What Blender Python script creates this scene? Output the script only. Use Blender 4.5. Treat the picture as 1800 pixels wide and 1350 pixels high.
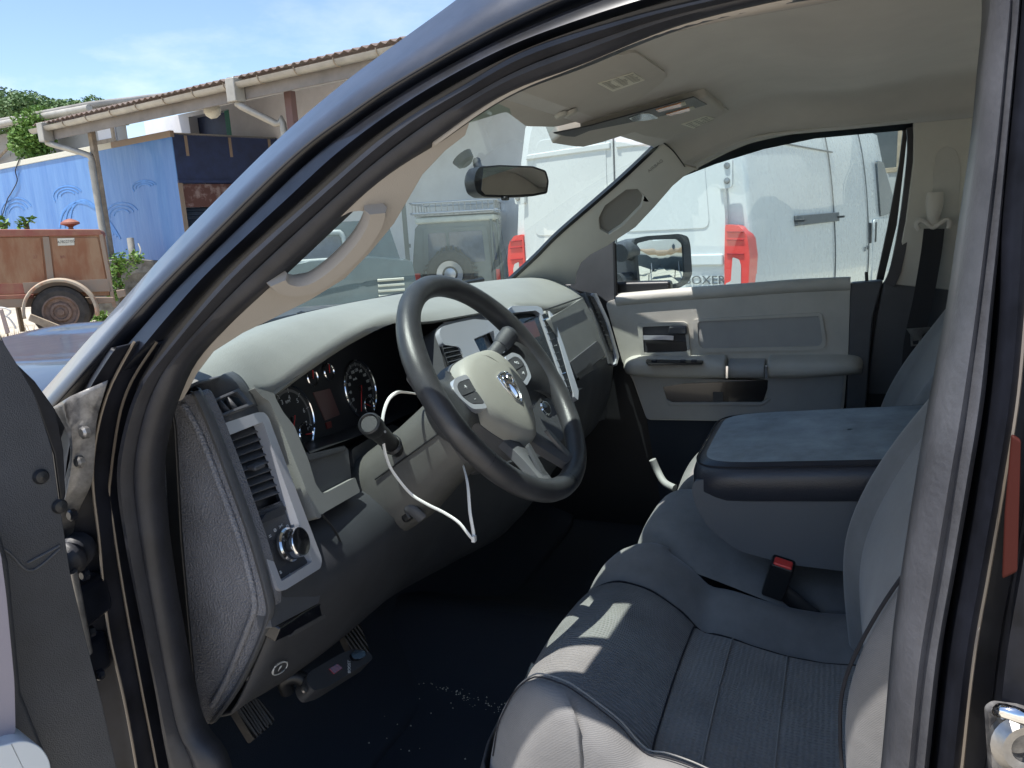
import bpy, bmesh, math, random
import numpy as np
from mathutils import Vector, Matrix, noise
random.seed(7)
S=bpy.context.scene
for o in list(bpy.data.objects): bpy.data.objects.remove(o)
# ---------------- camera ----------------
F_,CX,CY=1352.,900.,675.
CAM=np.array([-1.52,0.,1.52])
def _basis(vx=(1475,362),sl=-0.058):
    X=np.array([vx[0]-CX,-(vx[1]-CY),-F_]); X/=np.linalg.norm(X)
    h=np.array([vx[0]-CX-2000,-(vx[1]-2000*sl-CY),-F_])
    Z=np.cross(X,h); Z/=np.linalg.norm(Z)
    if Z[1]<0: Z=-Z
    return np.array([X,np.cross(Z,X),Z])
CM=_basis()
cd=bpy.data.cameras.new('camera'); cam=bpy.data.objects.new('camera',cd); S.collection.objects.link(cam)
cd.sensor_width=36; cd.lens=36*F_/1800; cd.clip_start=.02; cd.clip_end=2000
cam.matrix_world=Matrix.Translation(CAM.tolist()) @ Matrix(CM.tolist()).to_4x4()
S.camera=cam
# ---------------- sky and sun ----------------
SUN=Vector((-.23,.18,1.0)).normalized()      # direction towards the sun
el=math.asin(SUN.z); az=math.atan2(SUN.x,SUN.y)
w=bpy.data.worlds.new('World'); S.world=w; w.use_nodes=True
nt=w.node_tree; nt.nodes.clear()
sk=nt.nodes.new('ShaderNodeTexSky'); sk.sky_type='NISHITA'; sk.sun_disc=False
sk.sun_elevation=el; sk.sun_rotation=az; sk.air_density=1.0; sk.dust_density=.3; sk.ozone_density=2.2
bg=nt.nodes.new('ShaderNodeBackground'); bg.inputs[1].default_value=.066
wo=nt.nodes.new('ShaderNodeOutputWorld'); nt.links.new(sk.outputs[0],bg.inputs[0])
nt.links.new(bg.outputs[0],wo.inputs[0])
sl=bpy.data.lights.new('sun','SUN'); sl.energy=2.35; sl.angle=math.radians(.5); sl.color=(1,.96,.90)
so=bpy.data.objects.new('sun',sl); S.collection.objects.link(so)
so.rotation_euler=SUN.to_track_quat('Z','Y').to_euler()
S.view_settings.view_transform='Standard'; S.view_settings.look='None'; S.view_settings.exposure=1.7; S.view_settings.gamma=1
S.render.engine='CYCLES'; S.cycles.max_bounces=12; S.cycles.transparent_max_bounces=24; S.cycles.diffuse_bounces=8
# ---------------- measuring helpers: a photo pixel on a known real plane ----------------
def ray(a,b): return CM@np.array([a-CX,-(b-CY),-F_])
def P(a,b,x=None,y=None,z=None):
    d=ray(a,b)
    t=(x-CAM[0])/d[0] if x is not None else ((y-CAM[1])/d[1] if y is not None else (z-CAM[2])/d[2])
    return Vector((CAM+d*t).tolist())
def D(a,b,dep): return Vector((CAM+ray(a,b)*(dep/F_)).tolist())
def PL(a,b,pl):
    d=Vector(ray(a,b).tolist()); c=Vector(CAM.tolist()); t=(pl['o']-c).dot(pl['n'])/d.dot(pl['n'])
    return c+d*t
def PS(a,b,x0,k=.22):          # body side with tumblehome above the belt
    x=x0
    for _ in range(6): p=P(a,b,x=x); x=x0+k*max(0,p.z-1.35)
    return p
def plane(o,n):
    n=Vector(n).normalized(); o=Vector(o)
    if n.dot(Vector(CAM.tolist())-o)<0: n=-n
    r=Vector((0,0,1)) if abs(n.z)<.9 else Vector((0,1,0))
    u=r.cross(n).normalized(); v=n.cross(u)
    return dict(o=o,n=n,u=u,v=v)
def plane3(a,b,c): a,b,c=Vector(a),Vector(b),Vector(c); return plane(a,(b-a).cross(c-a))
def off(pl,d): return dict(o=pl['o']+pl['n']*d,n=pl['n'],u=pl['u'],v=pl['v'])
def planey(y0,z0,x0,kz,kx): # y = y0+kz(z-z0)+kx(x-x0)
    return plane((x0,y0,z0),(kx,-1,kz))
# ---------------- object helpers ----------------
def tag(o,label=None,cat=None,group=None,kind=None):
    for k,v in (('label',label),('category',cat),('group',group),('kind',kind)):
        if v: o[k]=v
    return o
def thing(name,loc,label,cat,group=None,rz=0):
    o=bpy.data.objects.new(name,None); S.collection.objects.link(o); o.location=loc; o.rotation_euler=(0,0,rz); o.empty_display_size=.1
    return tag(o,label,cat,group)
bpy.context.view_layer.update()
def link(name,me,m,parent=None,smooth=True,sharp=35):
    if m is not None and not me.materials: me.materials.append(m)
    if smooth:
        me.polygons.foreach_set('use_smooth',[True]*len(me.polygons))
        if sharp: me.set_sharp_from_angle(angle=math.radians(sharp))
    o=bpy.data.objects.new(name,me); S.collection.objects.link(o)
    if parent is not None:
        o.parent=parent
        w_=Matrix.Identity(4); q=parent
        while q is not None: w_=Matrix.LocRotScale(q.location,q.rotation_euler,q.scale)@w_; q=q.parent
        if w_!=Matrix.Identity(4): me.transform(w_.inverted())
    return o
def mk(name,vs,fs,m,parent=None,smooth=True,sharp=35):
    me=bpy.data.meshes.new(name); me.from_pydata([tuple(v) for v in vs],[],fs); me.update()
    bm=bmesh.new(); bm.from_mesh(me); bmesh.ops.recalc_face_normals(bm,faces=bm.faces); bm.to_mesh(me); bm.free()
    return link(name,me,m,parent,smooth,sharp)
def bev(o,wd,seg=2,ang=35):
    b=o.modifiers.new('bevel','BEVEL'); b.width=wd; b.segments=seg; b.limit_method='ANGLE'; b.angle_limit=math.radians(ang); b.harden_normals=True
    return o
def sub(o,n=1):
    s=o.modifiers.new('sub','SUBSURF'); s.levels=n; s.render_levels=n; return o
def solid(o,t,offs=-1):
    s=o.modifiers.new('solid','SOLIDIFY'); s.thickness=t; s.offset=offs; return o
def cr(pts,n,closed=False):      # Catmull-Rom through points, n samples by arc length
    pts=[Vector(p) for p in pts]
    L=len(pts); out=[]
    rng=L if closed else L-1
    for i in range(rng):
        if closed: p0,p1,p2,p3=pts[i-1],pts[i],pts[(i+1)%L],pts[(i+2)%L]
        else: p0,p1,p2,p3=pts[max(i-1,0)],pts[i],pts[i+1],pts[min(i+2,L-1)]
        for k in range(10):
            t=k/10; out.append(.5*((2*p1)+(p2-p0)*t+(2*p0-5*p1+4*p2-p3)*t*t+(3*p1-p0-3*p2+p3)*t**3))
    if not closed: out.append(pts[-1])
    else: out.append(out[0])
    ds=[0]
    for i in range(1,len(out)): ds.append(ds[-1]+(out[i]-out[i-1]).length)
    res=[]; j=0
    N=n if closed else n-1
    for i in range(n):
        s=ds[-1]*i/N
        while j<len(ds)-2 and ds[j+1]<s: j+=1
        f=(s-ds[j])/max(ds[j+1]-ds[j],1e-9); res.append(out[j].lerp(out[j+1],min(max(f,0),1)))
    return res
def rnd(pts,r,seg=4):            # round polygon corners (3D planar pts)
    if r<=0: return pts
    out=[];L=len(pts)
    for i in range(L):
        a,b,c=pts[i-1],pts[i],pts[(i+1)%L]
        u=(a-b);v=(c-b); lu,lv=u.length,v.length
        if lu<1e-6 or lv<1e-6: out.append(b); continue
        u/=lu;v/=lv
        k=min(r,lu*.45,lv*.45)
        p,q=b+u*k,b+v*k
        for s in range(seg+1):
            t=s/seg; out.append(p*(1-t)**2+b*2*t*(1-t)+q*t*t)
    return out
def panel(name,px,pl,th,m,parent=None,bv=.002,holes=(),lift=0,r=0,seg=2,hr=None,raw=False):
    def loc(l,rr):
        q=[PL(a,b,pl) for a,b in l] if not raw else [Vector(p) for p in l]
        q=rnd(q,rr)
        return [((p-pl['o']).dot(pl['u']),(p-pl['o']).dot(pl['v'])) for p in q]
    cu=bpy.data.curves.new(name,'CURVE'); cu.dimensions='2D'; cu.fill_mode='BOTH'; cu.extrude=max(th/2,1e-5)
    for l in [loc(px,r)]+[loc(h,r if hr is None else hr) for h in holes]:
        s=cu.splines.new('POLY'); s.points.add(len(l)-1)
        for i,(a,b) in enumerate(l): s.points[i].co=(a,b,0,1)
        s.use_cyclic_u=True
    ob=bpy.data.objects.new('tmp',cu); S.collection.objects.link(ob)
    bpy.context.view_layer.update()
    me=bpy.data.meshes.new_from_object(ob.evaluated_get(bpy.context.evaluated_depsgraph_get()))
    bpy.data.objects.remove(ob); bpy.data.curves.remove(cu)
    me.name=name
    R=Matrix((pl['u'],pl['v'],pl['n'])).transposed().to_4x4()
    me.transform(Matrix.Translation(pl['o']+pl['n']*(lift-th/2))@R)
    bm=bmesh.new(); bm.from_mesh(me); bmesh.ops.remove_doubles(bm,verts=bm.verts,dist=1e-5)
    bmesh.ops.recalc_face_normals(bm,faces=bm.faces); bm.to_mesh(me); bm.free()
    me.materials.clear()
    o=link(name,me,m,parent,True,35)
    if bv: bev(o,bv,seg)
    return o
def loft(name,rows,m,parent=None,su=0,cu=False,cap=False,sharp=None,th=0):
    n=len(rows[0]); vs=[p for r in rows for p in r]; fs=[]
    for i in range(len(rows)-1):
        for j in range(n if cu else n-1):
            k=(j+1)%n; fs.append((i*n+j,i*n+k,(i+1)*n+k,(i+1)*n+j))
    if cap: fs.append(tuple(range(n))[::-1]); fs.append(tuple((len(rows)-1)*n+j for j in range(n)))
    o=mk(name,vs,fs,m,parent,True,sharp if sharp else (60 if not su else None))
    if th: solid(o,th,0)
    if su: sub(o,su)
    return o
def rails(name,rl,m,parent=None,N=60,th=0,closed=False):
    q=[cr(r,N) for r in rl]
    if closed: q=q+[q[0]]
    rows=[[q[j][i] for j in range(len(q))] for i in range(N)]
    return loft(name,rows,m,parent,sharp=60,th=th)
def sweep(name,path,prof,m,parent=None,N=50,ax=Vector((1,0,0)),closed=False,cap=True,scale=None,sm=True,sharp=50):
    q=cr(path,N,closed) if sm else [Vector(p) for p in path]
    N=len(q); rows=[]
    for i in range(N):
        a=q[i-1] if (i>0 or closed) else q[i]; b=q[(i+1)%N] if (i<N-1 or closed) else q[i]
        t=(b-a).normalized(); x=(ax-t*ax.dot(t))
        if x.length<1e-4: x=Vector((0,1,0))-t*t.y
        x.normalize(); nn=t.cross(x); k=1 if scale is None else scale(i/max(1,N-1))
        rows.append([q[i]+nn*(c*k)+x*(d*k) for c,d in prof])
    if closed: rows.append(rows[0])
    o=loft(name,rows,m,parent,cu=True,cap=cap and not closed,sharp=sharp)
    return o
def circ(r,n=12,ry=None): ry=ry or r; return [(r*math.cos(6.28318*i/n),ry*math.sin(6.28318*i/n)) for i in range(n)]
def tube(name,path,r,m,parent=None,N=40,n=12,ry=None,closed=False,scale=None,ax=Vector((1,0,0)),sm=True): return sweep(name,path,circ(r,n,ry),m,parent,N,ax,closed,True,scale,sm)
def rbox(name,c,s,m,parent=None,bv=.004,R=None,seg=2,smooth=True):
    bm=bmesh.new(); bmesh.ops.create_cube(bm,size=1); bmesh.ops.scale(bm,vec=Vector(s),verts=bm.verts)
    M_=Matrix.Translation(Vector(c))@((R if R is not None else Matrix.Identity(3)).to_4x4())
    bmesh.ops.transform(bm,matrix=M_,verts=bm.verts)
    me=bpy.data.meshes.new(name); bm.to_mesh(me); bm.free()
    o=link(name,me,m,parent,True,35)
    if bv: bev(o,bv,seg)
    return o
def frameR(n,up=(0,0,1)):   # rotation whose z = n, x = horizontal
    n=Vector(n).normalized(); u=Vector(up).cross(n).normalized(); v=n.cross(u); return Matrix((u,v,n)).transposed()
def lathe(name,prof,o,n,m,parent=None,seg=32):  # prof (r,h) along n
    R=frameR(n) if abs(Vector(n).normalized().z)<.99 else Matrix.Identity(3)
    rows=[[Vector(o)+R@Vector((r*math.cos(6.28318*i/seg),r*math.sin(6.28318*i/seg),h)) for i in range(seg)] for r,h in prof]
    ring=prof[0][0]>1e-6
    if ring: rows.append(rows[0])
    return loft(name,rows,m,parent,cu=True,cap=False,sharp=30)
def text(name,s,o,R,size,m,parent=None,ext=.0005,align='CENTER',sx=1):
    cu=bpy.data.curves.new(name,'FONT'); cu.body=s; cu.size=size; cu.extrude=ext; cu.align_x=align; cu.align_y='CENTER'
    ob=bpy.data.objects.new('tmp',cu); S.collection.objects.link(ob); bpy.context.view_layer.update()
    me=bpy.data.meshes.new_from_object(ob.evaluated_get(bpy.context.evaluated_depsgraph_get()))
    bpy.data.objects.remove(ob); bpy.data.curves.remove(cu); me.name=name; me.materials.clear()
    me.transform(Matrix.Translation(Vector(o))@R.to_4x4()@Matrix.Diagonal((sx,1,1,1)))
    return link(name,me,m,parent,False)
# ---------------- materials ----------------
def M(name,col,rough=.5,metal=0,bump=None,var=None,coat=0,spec=.5,col2=None,stretch=None,rv=0,bump2=None,trans=0,emit=0,sheen=0):
    m=bpy.data.materials.new(name); m.use_nodes=True; t=m.node_tree; b=t.nodes['Principled BSDF']
    b.inputs['Base Color'].default_value=(*col,1); b.inputs['Roughness'].default_value=rough; b.inputs['Metallic'].default_value=metal
    b.inputs['Coat Weight'].default_value=coat; b.inputs['Coat Roughness'].default_value=.04; b.inputs['Specular IOR Level'].default_value=spec
    b.inputs['Transmission Weight'].default_value=trans
    if sheen: b.inputs['Sheen Weight'].default_value=sheen; b.inputs['Sheen Roughness'].default_value=.4
    if emit: b.inputs['Emission Color'].default_value=(*col,1); b.inputs['Emission Strength'].default_value=emit
    tc=t.nodes.new('ShaderNodeTexCoord'); src=tc.outputs['Object']
    if stretch:
        mp=t.nodes.new('ShaderNodeMapping'); mp.inputs['Scale'].default_value=stretch; t.links.new(src,mp.inputs[0]); src=mp.outputs[0]
    def nz(sc,det=4,ro=.55):
        n=t.nodes.new('ShaderNodeTexNoise'); n.inputs['Scale'].default_value=sc; n.inputs['Detail'].default_value=det; n.inputs['Roughness'].default_value=ro
        t.links.new(src,n.inputs['Vector']); return n.outputs['Fac']
    if var:
        f=nz(var[0],6,.65); r_=t.nodes.new('ShaderNodeValToRGB'); k=var[1]
        c2=col2 or tuple(min(1,c*(1+k)) for c in col)
        c1=col if col2 else tuple(c*(1-k) for c in col)
        lo,hi=(var[2],var[3]) if len(var)>3 else (.3,.7)
        r_.color_ramp.elements[0].position=lo; r_.color_ramp.elements[1].position=hi
        r_.color_ramp.elements[0].color=(*c1,1); r_.color_ramp.elements[1].color=(*c2,1)
        t.links.new(f,r_.inputs[0]); t.links.new(r_.outputs[0],b.inputs['Base Color'])
    if rv:
        f=nz(14,5); mr=t.nodes.new('ShaderNodeMapRange'); mr.inputs[3].default_value=max(.02,rough-rv); mr.inputs[4].default_value=min(1,rough+rv)
        t.links.new(f,mr.inputs[0]); t.links.new(mr.outputs[0],b.inputs['Roughness'])
    last=None
    for bb in (bump,bump2):
        if bb:
            kind=bb[3] if len(bb)>3 else 'noise'
            if kind=='noise': h=nz(bb[0],3)
            elif kind=='vor':
                v=t.nodes.new('ShaderNodeTexVoronoi'); v.inputs['Scale'].default_value=bb[0]; t.links.new(src,v.inputs['Vector']); h=v.outputs['Distance']
            elif kind.startswith('wave'):
                v=t.nodes.new('ShaderNodeTexWave'); v.inputs['Scale'].default_value=bb[0]; v.bands_direction=kind[-1].upper(); v.inputs['Distortion'].default_value=bb[4] if len(bb)>4 else 0
                v.inputs['Detail Scale'].default_value=2
                t.links.new(src,v.inputs['Vector']); h=v.outputs['Fac']
            bn=t.nodes.new('ShaderNodeBump'); bn.inputs['Strength'].default_value=bb[1]; bn.inputs['Distance'].default_value=bb[2]
            t.links.new(h,bn.inputs['Height'])
            if last: t.links.new(last,bn.inputs['Normal'])
            last=bn.outputs[0]
    if last: t.links.new(last,b.inputs['Normal'])
    return m
def glass(name,tr=(.86,.93,.90),dust=.03,rough=.0,ior=1.5,refl=1.0):
    m=bpy.data.materials.new(name); m.use_nodes=True; t=m.node_tree; t.nodes.clear()
    o=t.nodes.new('ShaderNodeOutputMaterial'); a=t.nodes.new('ShaderNodeBsdfTransparent'); a.inputs[0].default_value=(*tr,1)
    g=t.nodes.new('ShaderNodeBsdfGlossy'); g.inputs['Roughness'].default_value=rough; g.inputs['Color'].default_value=(.95,1,.98,1)
    f=t.nodes.new('ShaderNodeFresnel'); f.inputs[0].default_value=ior
    x=t.nodes.new('ShaderNodeMixShader'); mu=t.nodes.new('ShaderNodeMath'); mu.operation='MULTIPLY'; mu.inputs[1].default_value=refl
    t.links.new(f.outputs[0],mu.inputs[0]); t.links.new(mu.outputs[0],x.inputs[0]); t.links.new(a.outputs[0],x.inputs[1]); t.links.new(g.outputs[0],x.inputs[2])
    d=t.nodes.new('ShaderNodeBsdfDiffuse'); d.inputs[0].default_value=(.75,.78,.75,1); tl=t.nodes.new('ShaderNodeBsdfTranslucent'); tl.inputs[0].default_value=(.75,.8,.76,1)
    dm=t.nodes.new('ShaderNodeMixShader'); dm.inputs[0].default_value=.6; t.links.new(d.outputs[0],dm.inputs[1]); t.links.new(tl.outputs[0],dm.inputs[2])
    y=t.nodes.new('ShaderNodeMixShader'); tc=t.nodes.new('ShaderNodeTexCoord'); n=t.nodes.new('ShaderNodeTexNoise'); n.inputs['Scale'].default_value=9; n.inputs['Detail'].default_value=8; n.inputs['Roughness'].default_value=.7
    mr=t.nodes.new('ShaderNodeMapRange'); mr.inputs[1].default_value=.3; mr.inputs[2].default_value=.75; mr.inputs[3].default_value=dust*.6; mr.inputs[4].default_value=dust*1.6
    t.links.new(tc.outputs['Object'],n.inputs['Vector']); t.links.new(n.outputs['Fac'],mr.inputs[0]); t.links.new(mr.outputs[0],y.inputs[0])
    t.links.new(x.outputs[0],y.inputs[1]); t.links.new(dm.outputs[0],y.inputs[2]); t.links.new(y.outputs[0],o.inputs[0])
    return m
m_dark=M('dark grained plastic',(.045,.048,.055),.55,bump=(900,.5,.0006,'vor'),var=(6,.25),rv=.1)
m_dark2=M('charcoal soft plastic',(.075,.078,.085),.5,bump=(900,.5,.0006,'vor'),var=(5,.2),rv=.08)
m_black=M('black plastic',(.012,.013,.015),.42,bump=(700,.25,.0004,'vor'))
m_gloss=M('gloss black plastic',(.008,.008,.01),.15,coat=.4)
m_endp=M('grained end panel vinyl',(.155,.158,.175),.5,bump=(380,.8,.0017,'vor'),bump2=(60,.3,.002),var=(8,.25))  # grey raised to stand in for light falling on the panel
m_pad=M('stone grey dash plastic',(.27,.272,.255),.5,bump=(480,.35,.0006,'vor'),var=(5,.1),rv=.08)
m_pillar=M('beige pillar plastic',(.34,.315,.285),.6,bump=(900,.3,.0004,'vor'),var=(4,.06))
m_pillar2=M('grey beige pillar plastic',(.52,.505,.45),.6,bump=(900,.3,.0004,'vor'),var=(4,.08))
m_head=M('woven headliner cloth',(.54,.515,.47),.95,bump=(1500,.4,.0005),var=(5,.08),sheen=.3)
m_visor=M('visor cloth',(.54,.51,.46),.9,bump=(1300,.35,.0005),var=(6,.05))
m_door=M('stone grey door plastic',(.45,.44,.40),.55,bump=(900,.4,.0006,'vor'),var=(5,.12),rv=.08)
m_doorlow=M('grey lower door plastic',(.32,.325,.32),.6,bump=(900,.4,.0006,'vor'),var=(5,.1))
m_rub=M('rubber seal',(.020,.021,.027),.5,bump=(260,.3,.0008),var=(20,.35),rv=.12)
m_paint=M('black body paint',(.008,.010,.016),.34,coat=.3,bump=(30,.05,.002),var=(18,.6),rv=.08)
m_jamb=M('black jamb paint',(.009,.010,.015),.5,coat=.05,spec=.25,bump=(40,.1,.002),var=(18,.6))
m_paintd=M('dusty black body paint',(.035,.040,.055),.38,metal=.1,coat=.55,bump=(90,.12,.001),var=(13,.35),rv=.12)
m_dirt=M('dusty painted pillar base',(.05,.048,.05),.4,coat=.6,bump=(60,.6,.003),var=(16,.9,.42,.62),col2=(.28,.27,.26))
m_silver=M('silver painted plastic',(.58,.60,.65),.34,metal=.45,bump=(1500,.1,.0002),rv=.05)
m_chrome=M('chrome',(.8,.8,.8),.08,metal=1)
m_steel=M('worn steel',(.35,.34,.33),.4,metal=.9,var=(30,.4))
m_rim=M('worn steering wheel leather',(.035,.036,.039),.38,bump=(700,.35,.0005,'vor'),var=(9,.45),rv=.12)
m_airbag=M('beige airbag cover plastic',(.32,.315,.28),.5,bump=(900,.4,.0005,'vor'),var=(8,.07))
m_fab=M('charcoal seat cloth',(.20,.20,.197),.95,bump=(1400,.5,.0006),var=(7,.22),sheen=.35)
m_fab2=M('grey bolster cloth',(.19,.185,.182),.95,bump=(160,.35,.0006,'wavez',3),bump2=(11,.35,.010),var=(6,.16),sheen=.3)
m_rib=M('ribbed seat insert cloth',(.215,.212,.205),.95,bump=(52,1,.0028,'wavex',.25),bump2=(1200,.4,.0006),var=(10,.2),sheen=.3)
m_brick=M('woven dash seat insert cloth',(.24,.232,.218),.95,bump=(52,.7,.0014,'wavex',.6),bump2=(40,.6,.0014,'wavey',2.5),var=(10,.2),sheen=.3)
m_leathd=M('black lid side leather',(.03,.034,.045),.33,bump=(420,.4,.0008,'vor'),rv=.1)
m_leath=M('worn sky lit console leather',(.19,.215,.235),.42,bump=(420,.4,.0008,'vor'),bump2=(9,.25,.01),var=(10,.45),rv=.14)  # lightened slate tone stands in for sky light on the lid top
m_carpet=M('black footwell carpet',(.025,.033,.048),.98,bump=(700,1,.003),var=(6,.8,.45,.85),col2=(.03,.038,.052))
m_thread=M('pale stitching thread',(.30,.29,.27),.8)
m_dthread=M('dark seam thread',(.02,.02,.025),.9)
m_white=M('white nylon',(.75,.75,.72),.45)
m_label=M('pale printed label',(.62,.60,.50),.7,var=(60,.15))
m_vlabel=M('pale visor label',(.80,.78,.66),.7)
m_print=M('grey print',(.28,.27,.24),.8)
m_red=M('red plastic',(.75,.06,.05),.35,coat=.5)
m_needle=M('red needle',(.5,.03,.03),.5)
m_gauge=M('gauge face black',(.012,.013,.017),.6)
m_mark=M('pale gauge print',(.55,.57,.58),.6)
m_lcd=M('unlit brown display',(.10,.045,.045),.35,coat=.3)
m_mirror=M('mirror glass',(.86,.9,.92),.01,metal=1)
m_glass=glass('tinted windscreen glass',(.80,.90,.87),.009,refl=.15)
m_sglass=glass('side window glass',(.84,.92,.92),.012)
m_darkglass=M('dark vehicle glass',(.02,.025,.03),.06,coat=.5,spec=.8)
m_amber=M('clear amber map lamp lens',(.75,.32,.14),.25,coat=.6)
# ================= PICKUP TRUCK =================
truck=thing('pickup_truck',(0,0,0),'black pickup truck with its driver door open and grey cloth cab in the foreground','pickup truck')
T=truck
# rails of the driver door opening, read off the photo on the body side plane
r0=[(28,744),(137,620),(225,520),(332,404),(485,251),(600,152),(700,77),(790,12),(900,-70),(1060,-150),(1300,-220)]
r1=[(82,728),(178,620),(262,525),(361,425),(514,276),(620,196),(700,143),(850,58),(985,-5),(1120,-55),(1330,-110)]
s0=[(330,1480),(300,1350),(278,1211),(239,1022),(222,933),(211,850),(216,783),(246,683),(302,608),(410,478),(560,342),(700,222),(817,152),(930,88),(1100,36),(1250,0),(1400,-32),(1560,-52)]
s1=[(400,1480),(383,1350),(333,1267),(291,1060),(272,930),(265,850),(270,783),(291,705),(340,616),(492,473),(644,331),(755,247),(880,164),(1017,110),(1183,43),(1350,0),(1470,-20),(1600,-36)]
def rl(px,x,k=.22): return [PS(a,b,x,k) for a,b in px]
q0=rl(r0,-.865); q1=rl(r1,-.935)
s0u=[p for p in s0 if p[1]<690]
q3=rl(s0u,-.925); q2m=[a.lerp(b,.30) for a,b in zip(cr(q1,14),cr(q3,14))]; q2n=[a.lerp(b,.62) for a,b in zip(cr(q1,14),cr(q3,14))]
outer=[p+Vector((.05,-.01,-.045)) for p in q0]
rails('front_pillar',[outer,q0,[a.lerp(b,.5)+Vector((-.008,-.003,-.003)) for a,b in zip(cr(q0,14),cr(q1,14))],q1],m_paintd,T,80,th=.003)['label']='dusty sunlit front roof pillar of the driver side'
rails('door_frame',[[p+Vector((.001,0,0)) for p in q1],[p+Vector((.035,-.002,-.002)) for p in q1],[p+Vector((.03,0,0)) for p in q2m],[p+Vector((.004,0,0)) for p in q2m],[p+Vector((-.004,0,0)) for p in q2n],[p+Vector((.02,0,0)) for p in q2n],[p+Vector((.02,0,0)) for p in q3]],m_paint,T,80,th=.002)
def _bk(p,dx=0,dz=0): return [p+Vector((dx*k,-1.45*k,dz*k)) for k in (0,.33,.66,1)]
rails('roof_side_rail',[_bk(outer[-1]+Vector((.04,0,.0))),_bk(outer[-1]),_bk(q0[-1]),_bk(q1[-1]),_bk(q1[-1]+Vector((.03,0,-.01)))],m_paintd,T,20,th=.003)
# body jamb below the mirror corner
jl=[[(70,1000),(85,900),(100,800),(137,700),(185,612)],[(165,1480),(140,1200),(115,1000),(114,900),(120,800),(150,700),(205,610)],
    [(262,1480),(244,1350),(222,1228),(194,1100),(178,944),(167,822),(190,700),(240,600)],
    [(300,1480),(280,1350),(253,1211),(222,1044),(200,900),(197,850),(222,700),(280,600)],
    [(335,1480),(305,1350),(280,1211),(245,1022),(226,933),(215,850),(221,783),(252,683),(300,611)]]
jx=[-.90,-.955,-.935,-.915,-.925]
jr=[cr(rl(l,x),24) for l,x in zip(jl,jx)]
jmid=[a.lerp(b,.5)+Vector((.02,0,0)) for a,b in zip(jr[1],jr[2])]
rails('door_jamb',[jr[0],jr[1],jmid,[p+Vector((.012,.01,0)) for p in jr[2]],jr[2],[p+Vector((.014,0,0)) for p in jr[2]],[a.lerp(b,.8)+Vector((.016,0,0)) for a,b in zip(jr[2],jr[3])],jr[3],[p+Vector((.02,0,0)) for p in jr[3]],[p+Vector((.012,0,0)) for p in jr[4]]],m_jamb,T,70,th=.002)
m_edge=M('tan edge bead',(.16,.13,.10),.35,coat=.5)  # thin tan line along the jamb edges
for i in (2,3):
    sweep('tan_edge_bead',[p+Vector((-.003,0,0)) for p in jr[i]],circ(.0016,6),m_edge,T,50)
dw=[(111,728),(144,711),(183,683),(172,740),(166,790),(161,850),(148,872),(140,885),(134,930),(119,965),(112,870),(124,810),(136,767),(128,745)]
pz=plane((-.965,.8,1.3),(1,.25,.12))
rows=[]
d0=rl([(96,715),(120,760),(126,800),(113,860),(113,910),(117,975)],-.958); d1=rl([(190,668),(170,740),(166,800),(160,850),(134,905),(121,975)],-.948)
rails('cowl_corner',[d0,[a.lerp(b,.5)+Vector((-.012,0,0)) for a,b in zip(d0,d1)],d1],m_dirt,T,30,th=.003)['label']='dusty pale corner where the pillar meets the wing'
# bolts and the door wiring boot
for a,b in ((150,760),(141,812),(128,905),(150,1010),(160,1110),(176,1185)):
    lathe('bolt_head',[(0,-.002),(.007,-.002),(.007,.003),(.0045,.005),(0,.005)],PS(a,b,-.962),(-1,.1,.1),m_steel if b<900 else m_paint,bpy.data.objects['door_jamb'],8)
bt0=PS(118,985,-.975)
tube('wiring_boot',[bt0+Vector((.03,.02,.0)),bt0,bt0+Vector((-.03,.01,-.01))],.018,m_rub,T,24,12,scale=lambda t:1+.15*math.sin(t*30))
# hinges
for yy in (1060,1165):
    h=PS(140,yy,-.965); o=rbox('hinge',h,(.035,.05,.07),m_paint,T,.008,frameR((-1,-.3,0)),3)
    lathe('hinge_pin',[(.0,-.05),(.009,-.05),(.009,.05),(0,.05)],h+Vector((-.02,-.02,0)),(0,.05,1),m_steel,o,12)
# rubber weatherstrip round the opening
a0=rl(s0,-.922); a1=rl(s1,-.902); K=cr(a0,90); L_=cr(a1,90)
rails('weatherstrip',[[p+Vector((.03,0,0)) for p in K],K,[a.lerp(b,.08)+Vector((-.006,0,0)) for a,b in zip(K,L_)],[a.lerp(b,.24)+Vector((-.009,0,0)) for a,b in zip(K,L_)],[a.lerp(b,.40)+Vector((-.003,0,0)) for a,b in zip(K,L_)],[a.lerp(b,.47)+Vector((.004,0,0)) for a,b in zip(K,L_)],[a.lerp(b,.54)+Vector((-.002,0,0)) for a,b in zip(K,L_)],[a.lerp(b,.72)+Vector((-.005,0,0)) for a,b in zip(K,L_)],[a.lerp(b,.9)+Vector((-.002,0,0)) for a,b in zip(K,L_)],L_,[p+Vector((.02,0,0)) for p in L_]],m_rub,T,110,th=.002)
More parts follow.
